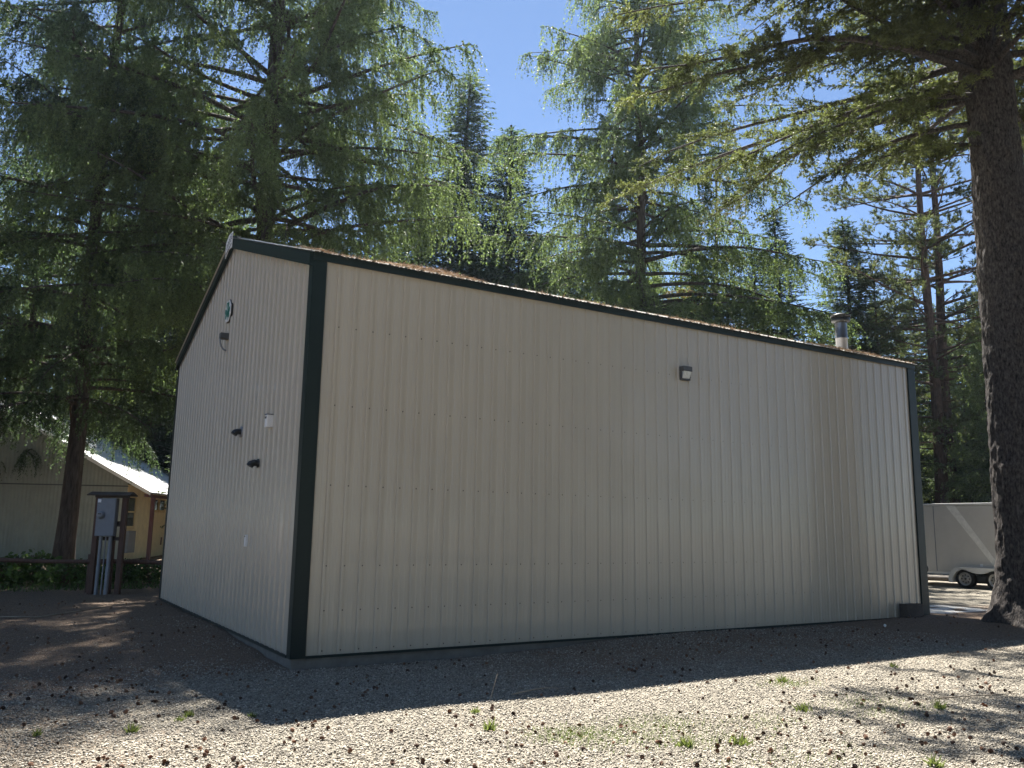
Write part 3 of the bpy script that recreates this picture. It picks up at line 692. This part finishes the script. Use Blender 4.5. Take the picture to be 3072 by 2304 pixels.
# the big near fir on the right
rg = R_(66)
sides, rows_ = 110, 520
z = np.concatenate([np.linspace(-.5, 13, rows_-40), np.linspace(13.1, 27, 40)])
rz_ = .50*(1-np.clip(z, 0, 27)/31)**.55+.26*np.exp(-np.clip(z+.05, 0, None)/.42); ang = 2*PI*np.arange(sides)/sides
A2, Z2 = np.meshgrid(ang, z)
u = A2/(2*PI)*sides
def wrapn(fu, fz, seed):
    a_ = vnoise(A2/(2*PI)*fu, Z2*fz, seed); b_ = vnoise((A2/(2*PI)-1)*fu, Z2*fz, seed); k = A2/(2*PI); return a_*(1-k)+b_*k
rr = rz_[:, None]*(1+.05*(wrapn(5, .5, 21)-.5))+.055*(wrapn(42, 4.5, 22)-.5)+.03*(wrapn(100, 13, 23)-.5)
rr += .10*np.exp(-np.clip(Z2, 0, None)/.35)*(np.cos(A2*5+1)*.5+.3*np.cos(A2*3))
for kz, ka in ((4.9, 3.6), (6.1, 4.05), (8.2, 3.4), (3.6, 3.9), (7.2, 4.4), (2.6, 3.2)):     # old limb scars
    dd = np.hypot((np.angle(np.exp(1j*(A2-ka))))*.45, Z2-kz); rr += .05*np.exp(-(dd/.10)**2)-.05*np.exp(-(dd/.045)**2)
V = np.stack([rr*np.cos(A2), rr*np.sin(A2), Z2], -1).reshape(-1, 3)
base = (np.arange(rows_-1)[:, None]*sides); q = np.arange(sides)[None]; q2 = (q+1) % sides
F = np.stack([base+q, base+q2, base+sides+q2, base+sides+q], -1).reshape(-1, 4)
trunk6 = (V, F, lambda zz: np.stack([0*zz, 0*zz, zz], -1), lambda zz: np.interp(zz, z, rz_))
W = PI                                      # azimuth of -X, along the building
extra = [(11.4, W-.22, 7.0, .06, .16), (10.35, W-.30, 7.4, -.01, .22), (10.0, W-.22, 5.2, -.28, .22), (9.7, W-.62, 5.4, -.05, .20), (12.2, W-.05, 6.8, .1, .16),
         (12.8, W-.42, 7.4, .12, .16), (11.0, W+.22, 6.2, .0, .2), (13.6, W-.2, 7.0, .1, .15), (9.2, W-.9, 4.4, -.1, .2), (8.7, W-.12, 3.6, -.15, .16), (14.3, W-.5, 7, .1, .15), (12.5, W-.12, 7.6, .08, .12), (13.2, W+.05, 7.2, .1, .12), (11.8, W-.38, 7.2, .06, .12), (14.0, W-.3, 7.4, .12, .12), (14.8, W-.1, 7.0, .12, .12), (10.8, W-.12, 6.0, .05, .12), (15.4, W-.4, 7.0, .12, .12), (13.0, W-.6, 7.2, .1, .12), (14.4, W-.2, 7.6, .1, .12), (15.0, W-.65, 7.0, .1, .12), (16.0, W-.3, 7.2, .1, .12), (12.4, W-.75, 6.6, .06, .12), (16.6, W-.5, 7.0, .1, .1), (13.8, W-.02, 7.4, .08, .12), (17.2, W-.2, 6.8, .1, .1), (11.9, W+.5, 5.6, .05, .2)]
firZ = conifer('near fir', 401, 27, .5, 9.4, 6.8, lambda x: np.clip(1-x, .05, 1)**.6, 105, .10, .15, (m_bark6, m_doug), sec=.11, secl=1.1, secang=.9, sag=.12, blade=(.055, .026), dens=.013, ab=(.7, .8),
               tert=(.048, .19, .1, 0), extra=extra, bt0=.12, trunk=trunk6, branch_r=.019, lj=.25, updown=-.06)
plant(firZ, 'fir_tree', 'huge near fir with scaly dark bark and long limbs at the right edge', 'tree', T6)
print('trees done')

# ------------------------------------------------------------------ the neighbour's barn
th = math.radians(24.6)
bn = empty('barn', (1.7, 28.4, 0), -th); tag(bn, 'grey corrugated barn with a yellow side wall and white metal roof behind the fence', 'building')
HW = 6.2; SLB = .545; ZE = 3.36; ZP = ZE+HW*SLB; DP = 13.0
b = MB(); V = []; us = np.arange(-2*HW, 0.001, .038)
for i, u in enumerate(us):
    off = .011*math.sin(2*PI*u/.152); V += [(u, -off, -.5), (u, -off, 3.055)]
b.add(V, [(2*i, 2*i+2, 2*i+3, 2*i+1) for i in range(len(us)-1)], True); b.build('gable_wall', m_barn, bn)
b = MB(); V = []
for i, u in enumerate(us):
    off = .011*math.sin(2*PI*u/.152)+.03; V += [(u, -off, 3.06), (u, -off, max(3.07, ZP-abs(u+HW)*SLB-.05))]
b.add(V, [(2*i, 2*i+2, 2*i+3, 2*i+1) for i in range(len(us)-1)], True); b.build('upper_gable', m_barn, bn)
MB().box(-2*HW, 0.02, -.055, -.042, 3.03, 3.075).build('flashing', m_dgrey, bn)
b = MB(); b.box(-.12, -.001, .03, DP, -.5, 3.12)
for k in range(22):
    yy = .35+k*.61; b.box(-.001, .006, yy, yy+.04, 0.02, 3.1)
b.build('side_wall', m_yel, bn)
b = MB(); b.box(.0, .03, .02, DP, -.06, .04); b.build('base_board', m_brown, bn)
MB().box(-2*HW+.05, -.13, DP-.1, DP, -.5, ZE).build('back_wall', m_barn, bn)
for sgn in (1, -1):
    xe = (HW+1.0)*sgn-HW; b = MB(); V = []
    ns = 60
    ys = np.linspace(-.35, DP+.35, ns*2+1)
    for i, yy in enumerate(ys):
        hh = .0 if i % 2 else .02
        V += [(xe, yy, ZP-(HW+1.0)*SLB+hh), (-HW, yy, ZP+hh+.0)]
    F = [(2*i, 2*i+1, 2*i+3, 2*i+2) for i in range(len(ys)-1)] if sgn > 0 else [(2*i, 2*i+2, 2*i+3, 2*i+1) for i in range(len(ys)-1)]
    b.add(V, F)
    b.add([(xe, -.34, ZP-(HW+1.0)*SLB-.05), (-HW, -.34, ZP-.05), (-HW, DP+.34, ZP-.05), (xe, DP+.34, ZP-(HW+1.0)*SLB-.05)], [(0, 1, 2, 3)])
    b.prism([(xe, -.355, ZP-(HW+1)*SLB-.13), (-HW, -.355, ZP-.13), (-HW, -.355, ZP+.015), (xe, -.355, ZP-(HW+1)*SLB+.015)], (0, .02, 0))
    b.build('roof', m_galv, bn)
def barn_window(y0, y1, z0, z1, split=False):
    wn = MB(); t_ = .07
    wn.box(.007, .05, y0-t_, y1+t_, z1, z1+t_); wn.box(.007, .05, y0-t_, y1+t_, z0-t_*1.6, z0); wn.box(.007, .05, y0-t_, y0, z0, z1); wn.box(.007, .05, y1, y1+t_, z0, z1)
    wo_ = wn.build('window', m_cream, bn)
    if split: MB().box(.0075, .045, y0+.001, y1-.001, (z0+z1)/2-.03, (z0+z1)/2+.03).build('mullion', m_cream, wo_)
    MB().box(.007, .02, y0+.001, y1-.001, z0+.001, z1-.001).build('pane', m_pane, wo_)
m_pane = mat('dim window glass', (.05, .05, .055), rough=.08, spec=.8, var=.3, vscale=1.5)
barn_window(-.10+.15, 1.05, 1.42, 2.6, True)
barn_window(3.55, 4.35, 2.16, 2.62); barn_window(4.6, 5.45, 2.16, 2.62)
MB().box(.007, .16, .12, 1.05, .33, 1.22).build('meter_cabinet', m_grey, bn, bevel=.01)
for yy in (.65, 9.4):
    MB().box(.78, .93, yy-.075, yy+.075, -.3, 2.62).build('porch_post', m_redp, bn, bevel=.01)
MB().box(.76, .95, -.3, DP, 2.621, 2.74).build('porch_beam', m_redp, bn, bevel=.01)
MB().box(.007, .03, 5.35, 5.5, .55, .9).build('door_plate', m_redp, bn)
# pale shed beyond
x, y = at(500, 52)
e = empty('pale_shed', (x, y, 0), -th); tag(e, 'pale grey shed with a white roof edge beyond the yellow barn wall', 'building')
b = MB(); b.box(-1.6, 4, 0, 6, -.3, 4.9); b.prism([(-1.6, 0, 4.901), (4, 0, 4.901), (1.2, 0, 6.6)], (0, 6, 0)); b.build('walls', m_barn, e)
for sgn in (1, -1):
    MB().prism([(1.2, -.3, 6.78), (1.2+3.2*sgn, -.3, 4.85), (1.2+3.2*sgn, -.3, 4.75), (1.2, -.3, 6.66)], (0, 6.6, 0)).build('roof', m_roof, e)

# ------------------------------------------------------------------ meter stand
MS = np.array([-.77, 11.2]); rzm = math.atan2(-.522, .853)
ms = empty('meter_stand', (MS[0], MS[1], float(gh(*MS))-.02), rzm); tag(ms, 'brown timber frame carrying a grey electrical panel in front of the fence', 'meter stand')
def post(x0, y0, z0, z1, s=.11, lean=0.0, nm='post'):
    b = MB(); b.prism([(x0-s/2-lean, y0-s/2, z0), (x0+s/2-lean, y0-s/2, z0), (x0+s/2-lean, y0+s/2, z0), (x0-s/2-lean, y0+s/2, z0)], (0, 0, .01))
    b = MB(); lo = [(x0+dx*s/2, y0+dy*s/2, z0) for dx, dy in ((-1, -1), (1, -1), (1, 1), (-1, 1))]; hi = [(p[0]+lean, p[1], z1) for p in lo]
    b.add(lo+hi, [(0, 3, 2, 1), (4, 5, 6, 7), (0, 1, 5, 4), (1, 2, 6, 5), (2, 3, 7, 6), (3, 0, 4, 7)])
    return b.build(nm, m_brown, ms, bevel=.006)
post(-.31, 0, -.2, 2.14); post(.29, 0, -.2, 2.14); post(.01, .16, -.2, 1.42, .09)
b = MB(); b.prism([(-.49, -.22, 2.205), (-.49, 0, 2.275), (-.49, .22, 2.205), (-.49, .22, 2.18), (-.49, 0, 2.245), (-.49, -.22, 2.18)], (.95, 0, 0)); b.build('roof_cap', m_dkwood, ms)
b = MB(); b.box(-.38, .36, -.06, .06, 2.141, 2.2); b.box(-.255, .235, -.03, .05, 1.19, 1.27); b.box(-.255, .235, .05, .09, 1.5, 1.62); b.build('crossbar', m_dkwood, ms, bevel=.005)
pn = MB().box(-.25, .175, -.20, -.045, 1.285, 2.125).build('panel', m_grey, ms, bevel=.012)
MB().box(-.03, .168, -.212, -.2005, 1.30, 2.11).build('panel_door', m_grey, pn, bevel=.004)
MB().lathe([(.001, -.05), (.055, -.05), (.075, -.03), (.078, 0), (.09, .0), (.09, .02)][::1], 24, c=(0, 0, 0)).build('meter', m_pvc, pn)
mt = bpy.data.objects[[o.name for o in bpy.data.objects if o.name.startswith('meter') and o.parent == pn][0]]; mt.location = (-.14, -.225, 1.755); mt.rotation_euler = (-PI/2, 0, 0)
MB().box(-.175, -.105, -.285, -.277, 1.765, 1.785).build('dial', m_black, pn)
MB().box(-.235, -.165, -.206, -.2005, 2.03, 2.10).build('notice', m_white, pn)
for xx, r in ((-.13, .036), (.085, .042), (-.022, .014)):
    b = MB(); b.tube([(xx, -.12, -.1), (xx, -.12, .62), (xx, -.12, .63), (xx, -.12, 1.284)], [r*1.12, r*1.12, r, r], 14); b.build('conduit', m_pvc, ms)

# ------------------------------------------------------------------ rail fence
def rail_fence():
    e = empty('rail_fence', (-1.05, 12.0, 0), rzm); tag(e, 'low brown log rail fence running behind the meter stand', 'fence')
    rg = R_(31)
    for xx in (-9.6, -6.6, -3.3, 0.0, 2.6):
        b = MB(); b.tube([(xx, .06, -.3), (xx+.01, .06, .3), (xx, .06, .86)], [.075, .07, .066], 10); b.build('post', m_brown, e)
    for x0, x1 in ((-9.7, -6.55), (-6.6, -3.2), (-3.3, .02), (-.02, 2.7)):
        pts = [(x, -.06+.01*math.sin(x*3), .70+.012*math.sin(x*1.7)) for x in np.linspace(x0, x1, 9)]
        b = MB(); b.tube(pts, list(np.linspace(.056, .046, 9)), 10); b.build('rail', m_brown, e)
rail_fence()

# ------------------------------------------------------------------ cargo trailer
tr = empty('cargo_trailer', (23.2, 5.14, 0)); tag(tr, 'enclosed pale grey cargo trailer with tandem wheels beyond the far corner', 'trailer')
MB().box(0, 2.2, -2.9, 3.1, .47, 2.56).build('body', m_trailer, tr, bevel=.02)
MB().box(-.015, 2.215, -2.92, 3.12, 2.565, 2.635).build('roof_rail', m_trwhite, tr, bevel=.01)
MB().box(-.012, .1, -2.9, 3.1, .40, .468).build('lower_rail', m_trwhite, tr)
b = MB(); yc = (.46, -.48)
prof = []
for k in range(9): a_ = PI*k/8*.62; prof.append((yc[0]+.46*math.cos(a_), .22+.41*math.sin(a_)))
p1 = [(.94, .16), (.92, .30)]+[(yc[0]+.43*math.cos(t_), .22+.42*math.sin(t_)) for t_ in np.linspace(.35, 2.15, 9)]
p2 = [(yc[1]+.43*math.cos(t_), .22+.42*math.sin(t_)) for t_ in np.linspace(1.0, 2.8, 9)]+[(-.94, .30), (-.96, .16)]
inn = [(yc[0]+.35*math.cos(t_), .22+.345*math.sin(t_)) for t_ in np.linspace(.0, 2.3, 10)]
outer = [(.97, .16), (.96, .34), (.86, .52), (.72, .62), (.5, .645), (-.5, .645), (-.74, .62), (-.88, .52), (-.98, .34), (-.99, .16)]
inner = [(-.86, .16), (-.85, .30), (-.74, .48), (-.58, .56), (-.40, .56), (-.22, .49), (-.08, .46), (.06, .46), (.2, .49), (.38, .56), (.56, .56), (.72, .48), (.83, .30), (.84, .16)]
m_ = len(outer); allp = outer+inner
# ring strip between outline and the double arch, extruded outwards
ring = []
no, ni = len(outer), len(inner)
V = [(-.20, p[0], p[1]) for p in allp]+[(0.0, p[0], p[1]) for p in allp]
inn_r = list(range(no, no+ni))[::-1]         # same direction as outer
F = []
io, ij = 0, 0
while io < no-1 or ij < ni-1:
    fo = io/(no-1); fi = ij/(ni-1)
    if (fo <= fi and io < no-1) or ij == ni-1: F.append((io, io+1, inn_r[ij])); io += 1
    else: F.append((io, inn_r[ij+1], inn_r[ij])); ij += 1
n_ = len(allp)
F += [(i, i+n_, i+1+n_, i+1) for i in range(no-1)]+[(i, i+1, i+1+n_, i+n_) for i in range(no, no+ni-1)]
b.add(V, F); b.build('fender', m_trwhite, tr)
MB().box(.0, .02, -.86, .84, .165, .55).build('wheel_well', m_black, tr, loc=(-.012, 0, 0))
for yy in yc:
    we = empty('wheel', (-.06, yy, .285+.0)); we.parent = tr
    MB().lathe([(.20, -.08), (.245, -.10), (.285, -.085), (.30, -.05), (.30, .09), (.285, .12), (.19, .13)], 36, axis='x').build('tyre', m_tyre, we)
    b = MB().lathe([(.001, -.045), (.05, -.05), (.065, -.035), (.15, -.05), (.175, -.035), (.19, -.075), (.205, -.085), (.205, -.06)], 32, axis='x'); b.build('rim', m_rim, we)
    b = MB()
    for k in range(8):
        a_ = 2*PI*k/8; b.lathe([(.001, -.056), (.021, -.055), (.021, -.03)], 10, axis='x', c=(0, .122*math.cos(a_), .122*math.sin(a_)))
    b.lathe([(.001, -.075), (.03, -.07), (.034, -.03)], 12, axis='x')
    b.build('wheel_hole', m_black, we)
b = MB(); b.prism([(-.006, 1.02, 2.56), (-.006, .72, 2.56), (-.006, -.62, .65), (-.006, -.44, .65)], (.0055, 0, 0)); b.build('stripe', m_stripe, tr)
MB().box(-.012, -.0005, -.06, .02, .68, .76).build('marker_lamp', m_white, tr)
b = MB(); b.tube([(1.1, 3.1, .45), (1.1, 4.3, .45)], .05, 8); b.build('tongue', m_black, tr)
# dark timber lying behind the trailer
b = MB(); b.tube([(25.9, 9.6, .08), (26.15, 8.6, .08), (26.5, 7.4, .09), (26.9, 6.2, .08)], .10, 10); o = b.build('timber_log', m_dkwood)
tag(o, 'dark log lying on the gravel behind the trailer', 'log')
for yy in (-2.1, -1.15, 1.45, 2.3): MB().box(-.004, -.0003, yy-.012, yy+.012, .48, 2.55).build('panel_seam', m_grey, tr)
# small cabin roof far behind the trailer
e = empty('cabin', (37.2, 12.1, 0), math.radians(-62)); tag(e, 'small cabin with a dark gable roof peeking over the trailer', 'building')
b = MB(); b.box(-.6, 5.2, 0, 6, -.3, 3.0); b.prism([(-.6, 0, 3.001), (5.2, 0, 3.001), (2.3, 0, 5.2)], (0, 6, 0)); b.build('walls', m_white, e)
for sgn in (1, -1):
    MB().prism([(2.3, -.4, 5.45), (2.3+3.4*sgn, -.4, 2.9), (2.3+3.4*sgn, -.4, 2.72), (2.3, -.4, 5.27)], (0, 6.8, 0)).build('roof', m_green, e)

# ------------------------------------------------------------------ undergrowth by the fence
def leafplant(seed, h, w, n):
    rg = R_(seed); st = 9; P = []; D = []; Ls = []; Ws = []
    a0 = rg.uniform(0, 6.28, n); r = w*np.sqrt(rg.random(n)); zz = h*(.15+.85*rg.random(n))*(1-.35*r/w)
    P = np.stack([r*np.cos(a0), r*np.sin(a0), zz], 1); D = np.stack([np.cos(a0+rg.normal(0, .8, n)), np.sin(a0+rg.normal(0, .8, n)), rg.normal(.25, .35, n)], 1); D = unit(D)
    Ln = rg.uniform(.06, .15, n); Wd = Ln*.32
    S = unit(np.cross(D, rg.normal(size=(n, 3)))); m1 = P+D*Ln[:, None]*.5
    V = np.stack([P, m1+S*Wd[:, None], P+D*Ln[:, None], m1-S*Wd[:, None]], 1).reshape(-1, 3)
    F = np.arange(4*n).reshape(-1, 4); t = np.repeat(rg.random(n), 4)
    return np_mesh('leaves', V, F, tint=t)
def stems(seed, h, w, n):
    rg = R_(seed); a0 = rg.uniform(0, 6.28, n); t = np.linspace(0, 1, 4)
    r = w*.8*rg.random(n)
    pts = np.stack([np.cos(a0)[:, None]*r[:, None]*t, np.sin(a0)[:, None]*r[:, None]*t, h*.85*t[None]+0*r[:, None]-.03], -1)
    V, F = tube_mesh(pts, np.full((n, 4), .006), 4); return np_mesh('stems', V, F)
lf1, lf2, st1, st2 = leafplant(1, .75, .45, 520), leafplant(2, .5, .5, 420), stems(3, .75, .4, 22), stems(4, .5, .45, 18)
for me_, mm in ((lf1, m_shrub), (lf2, m_shrub), (st1, m_brown), (st2, m_brown)): me_.materials.append(mm)
def shrub(kind, lab, x, y, rz, s, group=None):
    e = empty('shrub', (x, y, float(gh(x, y))), rz); e.scale = (s, s, s); tag(e, lab, 'shrub', group)
    for nm, me_ in (('foliage', (lf1, lf2)[kind]), ('stems', (st1, st2)[kind])):
        o = bpy.data.objects.new(nm, me_); COL.objects.link(o); o.parent = e
for px, dd, kind, s, lab in ((70, 25, 0, 1.15, 'tall leafy shrub with glossy leaves at the left end of the fence'), (128, 25.5, 0, 1.2, 'glossy leaved shrub close to the left side of the dark trunk'), (20, 24.5, 1, 1.2, 'low shrub at the left margin below the rail'),
                             (215, 24, 1, 1.1, 'low shrub at the foot of the big dark trunk'), (250, 25, 0, .9, 'sunlit shrub just left of the meter stand'), (305, 24.5, 0, .95, 'bright shrub seen between the meter stand posts'), (345, 25.5, 1, 1.2, 'low green shrub behind the right post of the meter stand'),
                             (390, 24.5, 0, .9, 'bushy green shrub under the yellow wall window'), (430, 25, 1, 1.3, 'wide shrub at the foot of the red porch post'), (470, 24.2, 0, .85, 'shrub against the far edge of the gable wall')):
    shrub(kind, lab, *at(px, dd), px*.7, s)
rg = R_(15); n = 3200      # low ground cover behind the fence
px = rg.uniform(-150, 620, n); dd = rg.uniform(22.6, 29, n); dx = _f[0]+(px-1536)/FPX*RT[0]; dy = _f[1]+(px-1536)/FPX*RT[1]; h = np.hypot(dx, dy)
x = CAM[0]+dx/h*dd; y = CAM[1]+dy/h*dd
P = np.stack([x, y, gh(x, y)], 1); D = np.stack([rg.normal(0, .5, n), rg.normal(0, .5, n), np.ones(n)], 1)
V, F = strips(P, D, rg.uniform(.05, .22, n), rg.uniform(.015, .045, n), rg)
tag(link_mesh('ground_cover', np_mesh('ground_cover', V, F, tint=np.repeat(rg.random(n), 3)), m_shrub), 'low green undergrowth along the foot of the barn', 'undergrowth', kind='stuff')

# ------------------------------------------------------------------ cones, twigs, weeds
def cone_mesh(seed):
    rg = R_(seed); V = []; F = []; T = []
    def tri(a_, b_, c_, t):
        i = len(V); V.extend([a_, b_, c_]); F.append((i, i+1, i+2)); T.extend([t]*3)
    n = 64
    for k in range(n):
        f = (k+.5)/n; a_ = k*2.39996; zc = -.028+.056*f; r = .021*math.sin(PI*(.12+.80*f))**.8
        ca, sa = math.cos(a_), math.sin(a_)
        tip = np.array([(r+.011)*ca, (r+.011)*sa, zc+.010]); bc = np.array([r*.45*ca, r*.45*sa, zc-.004]); side = np.array([-sa, ca, 0])*.0085
        t = rg.random(); tri(bc-side, tip-side*.5, tip+side*.5, t); tri(bc-side, tip+side*.5, bc+side, t)
    b = MB().lathe([(.001, -.03), (.012, -.022), (.0155, 0), (.011, .02), (.001, .03)], 8)
    o = len(V); V += b.v
    for f in b.f: F.append((f[0]+o, f[1]+o, f[2]+o)); F.append((f[0]+o, f[2]+o, f[3]+o))
    T += [.1]*len(b.v)
    return np_mesh('pine_cone', np.array(V), np.array(F), tint=np.array(T))
cones = [cone_mesh(s) for s in (1, 2, 3)]
for c in cones: c.materials.append(m_cone)
SUNH = np.array([-sv[0]/sv[2], -sv[1]/sv[2]])
def in_building_shade(x, y):
    """is the ground point shaded by the shop (near side)?"""
    return (y > -2.75+.03*x) and (x > -1.05)
rg = R_(8); made = 0; rest = []
cand = []
while len(cand) < 1150:
    d = 4.2+15*rg.random()**1.5; px = rg.uniform(-60, 3130)
    dx = _f[0]+(px-1536)/FPX*RT[0]; dy = _f[1]+(px-1536)/FPX*RT[1]; h = math.hypot(dx, dy)
    x, y = CAM[0]+dx/h*d, CAM[1]+dy/h*d
    if (-.15 < x < 12.7 and y > -.12) or math.hypot(x-T6[0], y-T6[1]) < .95: continue
    if y > 10.5: continue
    den = .12+.88*float(vnoise(np.array(x*1.1), np.array(y*1.1), 12))**1.7
    if rg.random() > den: continue
    cand.append((d, x, y))
cand.sort()
for i, (d, x, y) in enumerate(cand):
    s = rg.uniform(.27, .62); rot = (PI/2+rg.normal(0, .5), rg.normal(0, .3), rg.uniform(0, 6.28))
    if i < 300:
        o = bpy.data.objects.new('pine_cone', cones[i % 3]); COL.objects.link(o)
        o.location = (x, y, float(gh(x, y))+.018*s+.006); o.rotation_euler = rot; o.scale = (s, s, s)
        if in_building_shade(x, y): tag(o, 'brown pine cone lying in the shade of the metal building', 'pine cone', 'pine cones in the building shade')
        else: tag(o, 'brown pine cone lying on the gravel in front of the building shade', 'pine cone', 'pine cones on the foreground gravel')
    else: rest.append((x, y, s, rot))
Vs = []; Fs = []; Ts = []; off = 0
cv = [np.array([v.co[:] for v in c.vertices]) for c in cones]; cf = [np.array([p.vertices[:] for p in c.polygons]) for c in cones]
for i, (x, y, s, rot) in enumerate(rest):
    Mx = np.array(Matrix.Rotation(rot[2], 3, 'Z') @ Matrix.Rotation(rot[0], 3, 'X'))
    v = cv[i % 3] @ Mx.T*s; v = v+np.array([x, y, float(gh(x, y))+.018*s+.006]); Vs.append(v); Fs.append(cf[i % 3]+off); off += len(v); Ts.append(np.full(len(v), rg.random()))
tag(link_mesh('fallen_cones', np_mesh('fallen_cones', np.concatenate(Vs), np.concatenate(Fs), tint=np.concatenate(Ts)), m_cone), 'more brown pine cones strewn over the yard further back', 'pine cones', kind='stuff')

def twig(name, lab, pts, r, mm=m_stick):
    P = [(x, y, float(gh(x, y))+z) for x, y, z in pts]
    b = MB(); b.tube(P, list(np.linspace(r, r*.5, len(P))), 6); tag(b.build(name, mm), lab, 'twig')
twig('twig', 'thin upright dry twig at the edge of the building shade', [(1.05, -2.75, .0), (1.1, -2.72, .1), (1.16, -2.7, .24)], .006)
twig('twig', 'bleached curved twig lying along the shadow edge', [(1.35, -2.66, .03), (1.6, -2.62, .05), (1.85, -2.55, .045), (2.05, -2.55, .02)], .008)
twig('twig', 'short pale stick on the gravel in the lower left', [(-2.62, -3.75, .02), (-2.5, -3.72, .025), (-2.38, -3.72, .02)], .013)
twig('twig', 'pale stick among the stones at the bottom edge', [(-.92, -5.05, .02), (-.8, -5.0, .03), (-.7, -5.02, .02)], .010)
twig('twig', 'long grey stick in the dappled shade on the right', [(5.2, -4.6, .02), (5.7, -4.75, .03), (6.2, -4.85, .02)], .008)
pts = [at(px, d) for px, d in ((-40, 17.2), (60, 16.9), (150, 16.7), (230, 17.0), (300, 17.4), (330, 17.5))]
b = MB(); b.tube([(x, y, float(gh(x, y))+.012) for x, y in pts], .011, 6); tag(b.build('cord', m_stick), 'long pale cord lying across the shaded ground on the left', 'cord')
b = MB(); b.lathe([(.001, -.028), (.016, -.02), (.024, 0), (.018, .018), (.001, .026)], 12); x, y = 9.9, -.75; o = b.build('pebble', m_white, loc=(x, y, float(gh(x, y))+.03)); tag(o, 'single white pebble in the shade near the timber box', 'stone')

def weed_mesh(seed, n, h, w):
    rg = R_(seed); a0 = rg.uniform(0, 6.28, n); h *= .62; w *= .9; P = np.stack([w*.3*rg.normal(size=n), w*.3*rg.normal(size=n), np.zeros(n)], 1)
    D = np.stack([np.cos(a0)*rg.random(n), np.sin(a0)*rg.random(n), .35+rg.random(n)], 1)
    V, F = strips(P, D, h*(.5+rg.random(n)), np.full(n, h*.28), rg); return np_mesh('weed', V, F, tint=np.repeat(rg.random(n), 3))
wm = [weed_mesh(1, 60, .09, .10), weed_mesh(2, 45, .12, .07)]
for m_ in wm: m_.materials.append(m_weed)
k = 3072/2212
def gpt(px, py):
    d = _f+(px*k-1536)/FPX*RT-(py*k-1152)/FPX*UP; t = -CAM[2]/d[2]; return CAM[0]+d[0]*t, CAM[1]+d[1]*t
for i, (px, py, s, lab) in enumerate(((1027, 1548, .8, 'small bright weed nearest the middle of the shadow edge'), (1058, 1583, 1.1, 'two bladed bright green weed in the middle foreground gravel'), (408, 1545, .8, 'tiny weed left of the shadow tip'), (283, 1583, .9, 'small yellow green weed in the left foreground'),
                                      (388, 1555, .6, 'weed sprig among cones left of the shadow tip'), (545, 1553, .6, 'tiny weed beside the tip of the building shadow'), (1735, 1533, 1.2, 'round bright green weed on the right foreground gravel'), (1690, 1472, 1.0, 'low grassy weed below the right end of the shadow edge'),
                                      (1600, 1610, 1.3, 'bright weed near the bottom right of centre'), (2020, 1655, 1.0, 'weed at the bottom edge on the right'), (1480, 1615, 1.2, 'wide green weed beside the pale grass patch'), (80, 1590, .7, 'faint weed at the lower left'), (1930, 1440, .9, 'spindly weed in dappled shade left of the big trunk'), (2030, 1530, 1.1, 'taller weed in the dappled shade on the right'))):
    x, y = gpt(px, py); e = bpy.data.objects.new('weed', wm[i % 2]); COL.objects.link(e); e.location = (x, y, float(gh(x, y))); e.rotation_euler = (0, 0, i*1.3); e.scale = (s, s, s); tag(e, lab, 'weed')
rg = R_(19); P = []
for px, py, r, n in ((1230, 1590, .22, 900), (1310, 1605, .25, 600), (1420, 1570, .3, 1000), (1700, 1475, .2, 500), (1890, 1525, .4, 900), (1640, 1560, .25, 400), (1510, 1600, .25, 500), (1740, 1640, .4, 500)):
    x, y = gpt(px, py); P.append(np.stack([x+r*rg.normal(size=n), y+r*.7*rg.normal(size=n), np.zeros(n)], 1))
P = np.concatenate(P); P[:, 2] = gh(P[:, 0], P[:, 1]); n = len(P)
V, F = strips(P, np.stack([rg.normal(0, .4, n), rg.normal(0, .4, n), np.ones(n)], 1), rg.uniform(.015, .05, n), rg.uniform(.003, .006, n), rg)
tag(link_mesh('grass_patches', np_mesh('grass_patches', V, F, tint=np.repeat(rg.random(n), 3)), m_grass), 'thin short grass growing through the foreground gravel', 'grass', kind='stuff')
# loose orange needles on the ground
n = 60000; d = 4+16*rg.random(n)**1.3; px = rg.uniform(-100, 3200, n); dx = _f[0]+(px-1536)/FPX*RT[0]; dy = _f[1]+(px-1536)/FPX*RT[1]; h = np.hypot(dx, dy)
x = CAM[0]+dx/h*d; y = CAM[1]+dy/h*d
kp = ((y < -.05) | (x < -.05) | (x > 12.7)) & (rg.random(n) < np.clip(duff(x, y)+.9*(vnoise(x*1.6, y*1.6, 31)-.52), .02, 1)); x = x[kp]; y = y[kp]; n = len(x)
P = np.stack([x, y, gh(x, y)+rg.uniform(.004, .03, n)], 1); D = rg.normal(size=(n, 3)); D[:, 2] *= .2
V, F = strips(P, D, rg.uniform(.03, .08, n), rg.uniform(.003, .006, n), rg)
tag(link_mesh('needle_litter', np_mesh('needle_litter', V, F, tint=np.repeat(rg.random(n), 3)), m_needle), 'loose orange needles scattered over the ground', 'needle litter', kind='stuff')

# ------------------------------------------------------------------ thin bluish volume added to imitate veiling lens glare
o = MB().box(-430, 430, -430, 430, -1.6, 46).build('added_haze', [])
hm = bpy.data.materials.new('bluish glare volume'); hm.use_nodes = True; t = hm.node_tree; t.nodes.clear()
pv = t.nodes.new('ShaderNodeVolumePrincipled'); pv.inputs['Color'].default_value = (0.62, 0.80, 1.0, 1); pv.inputs['Density'].default_value = 0.0002; pv.inputs['Anisotropy'].default_value = 0.55
ou = t.nodes.new('ShaderNodeOutputMaterial'); t.links.new(pv.outputs[0], ou.inputs['Volume'])
o.data.materials.append(hm); tag(o, 'thin bluish volume added to imitate lens glare over the clearing', 'added_haze', kind='stuff')
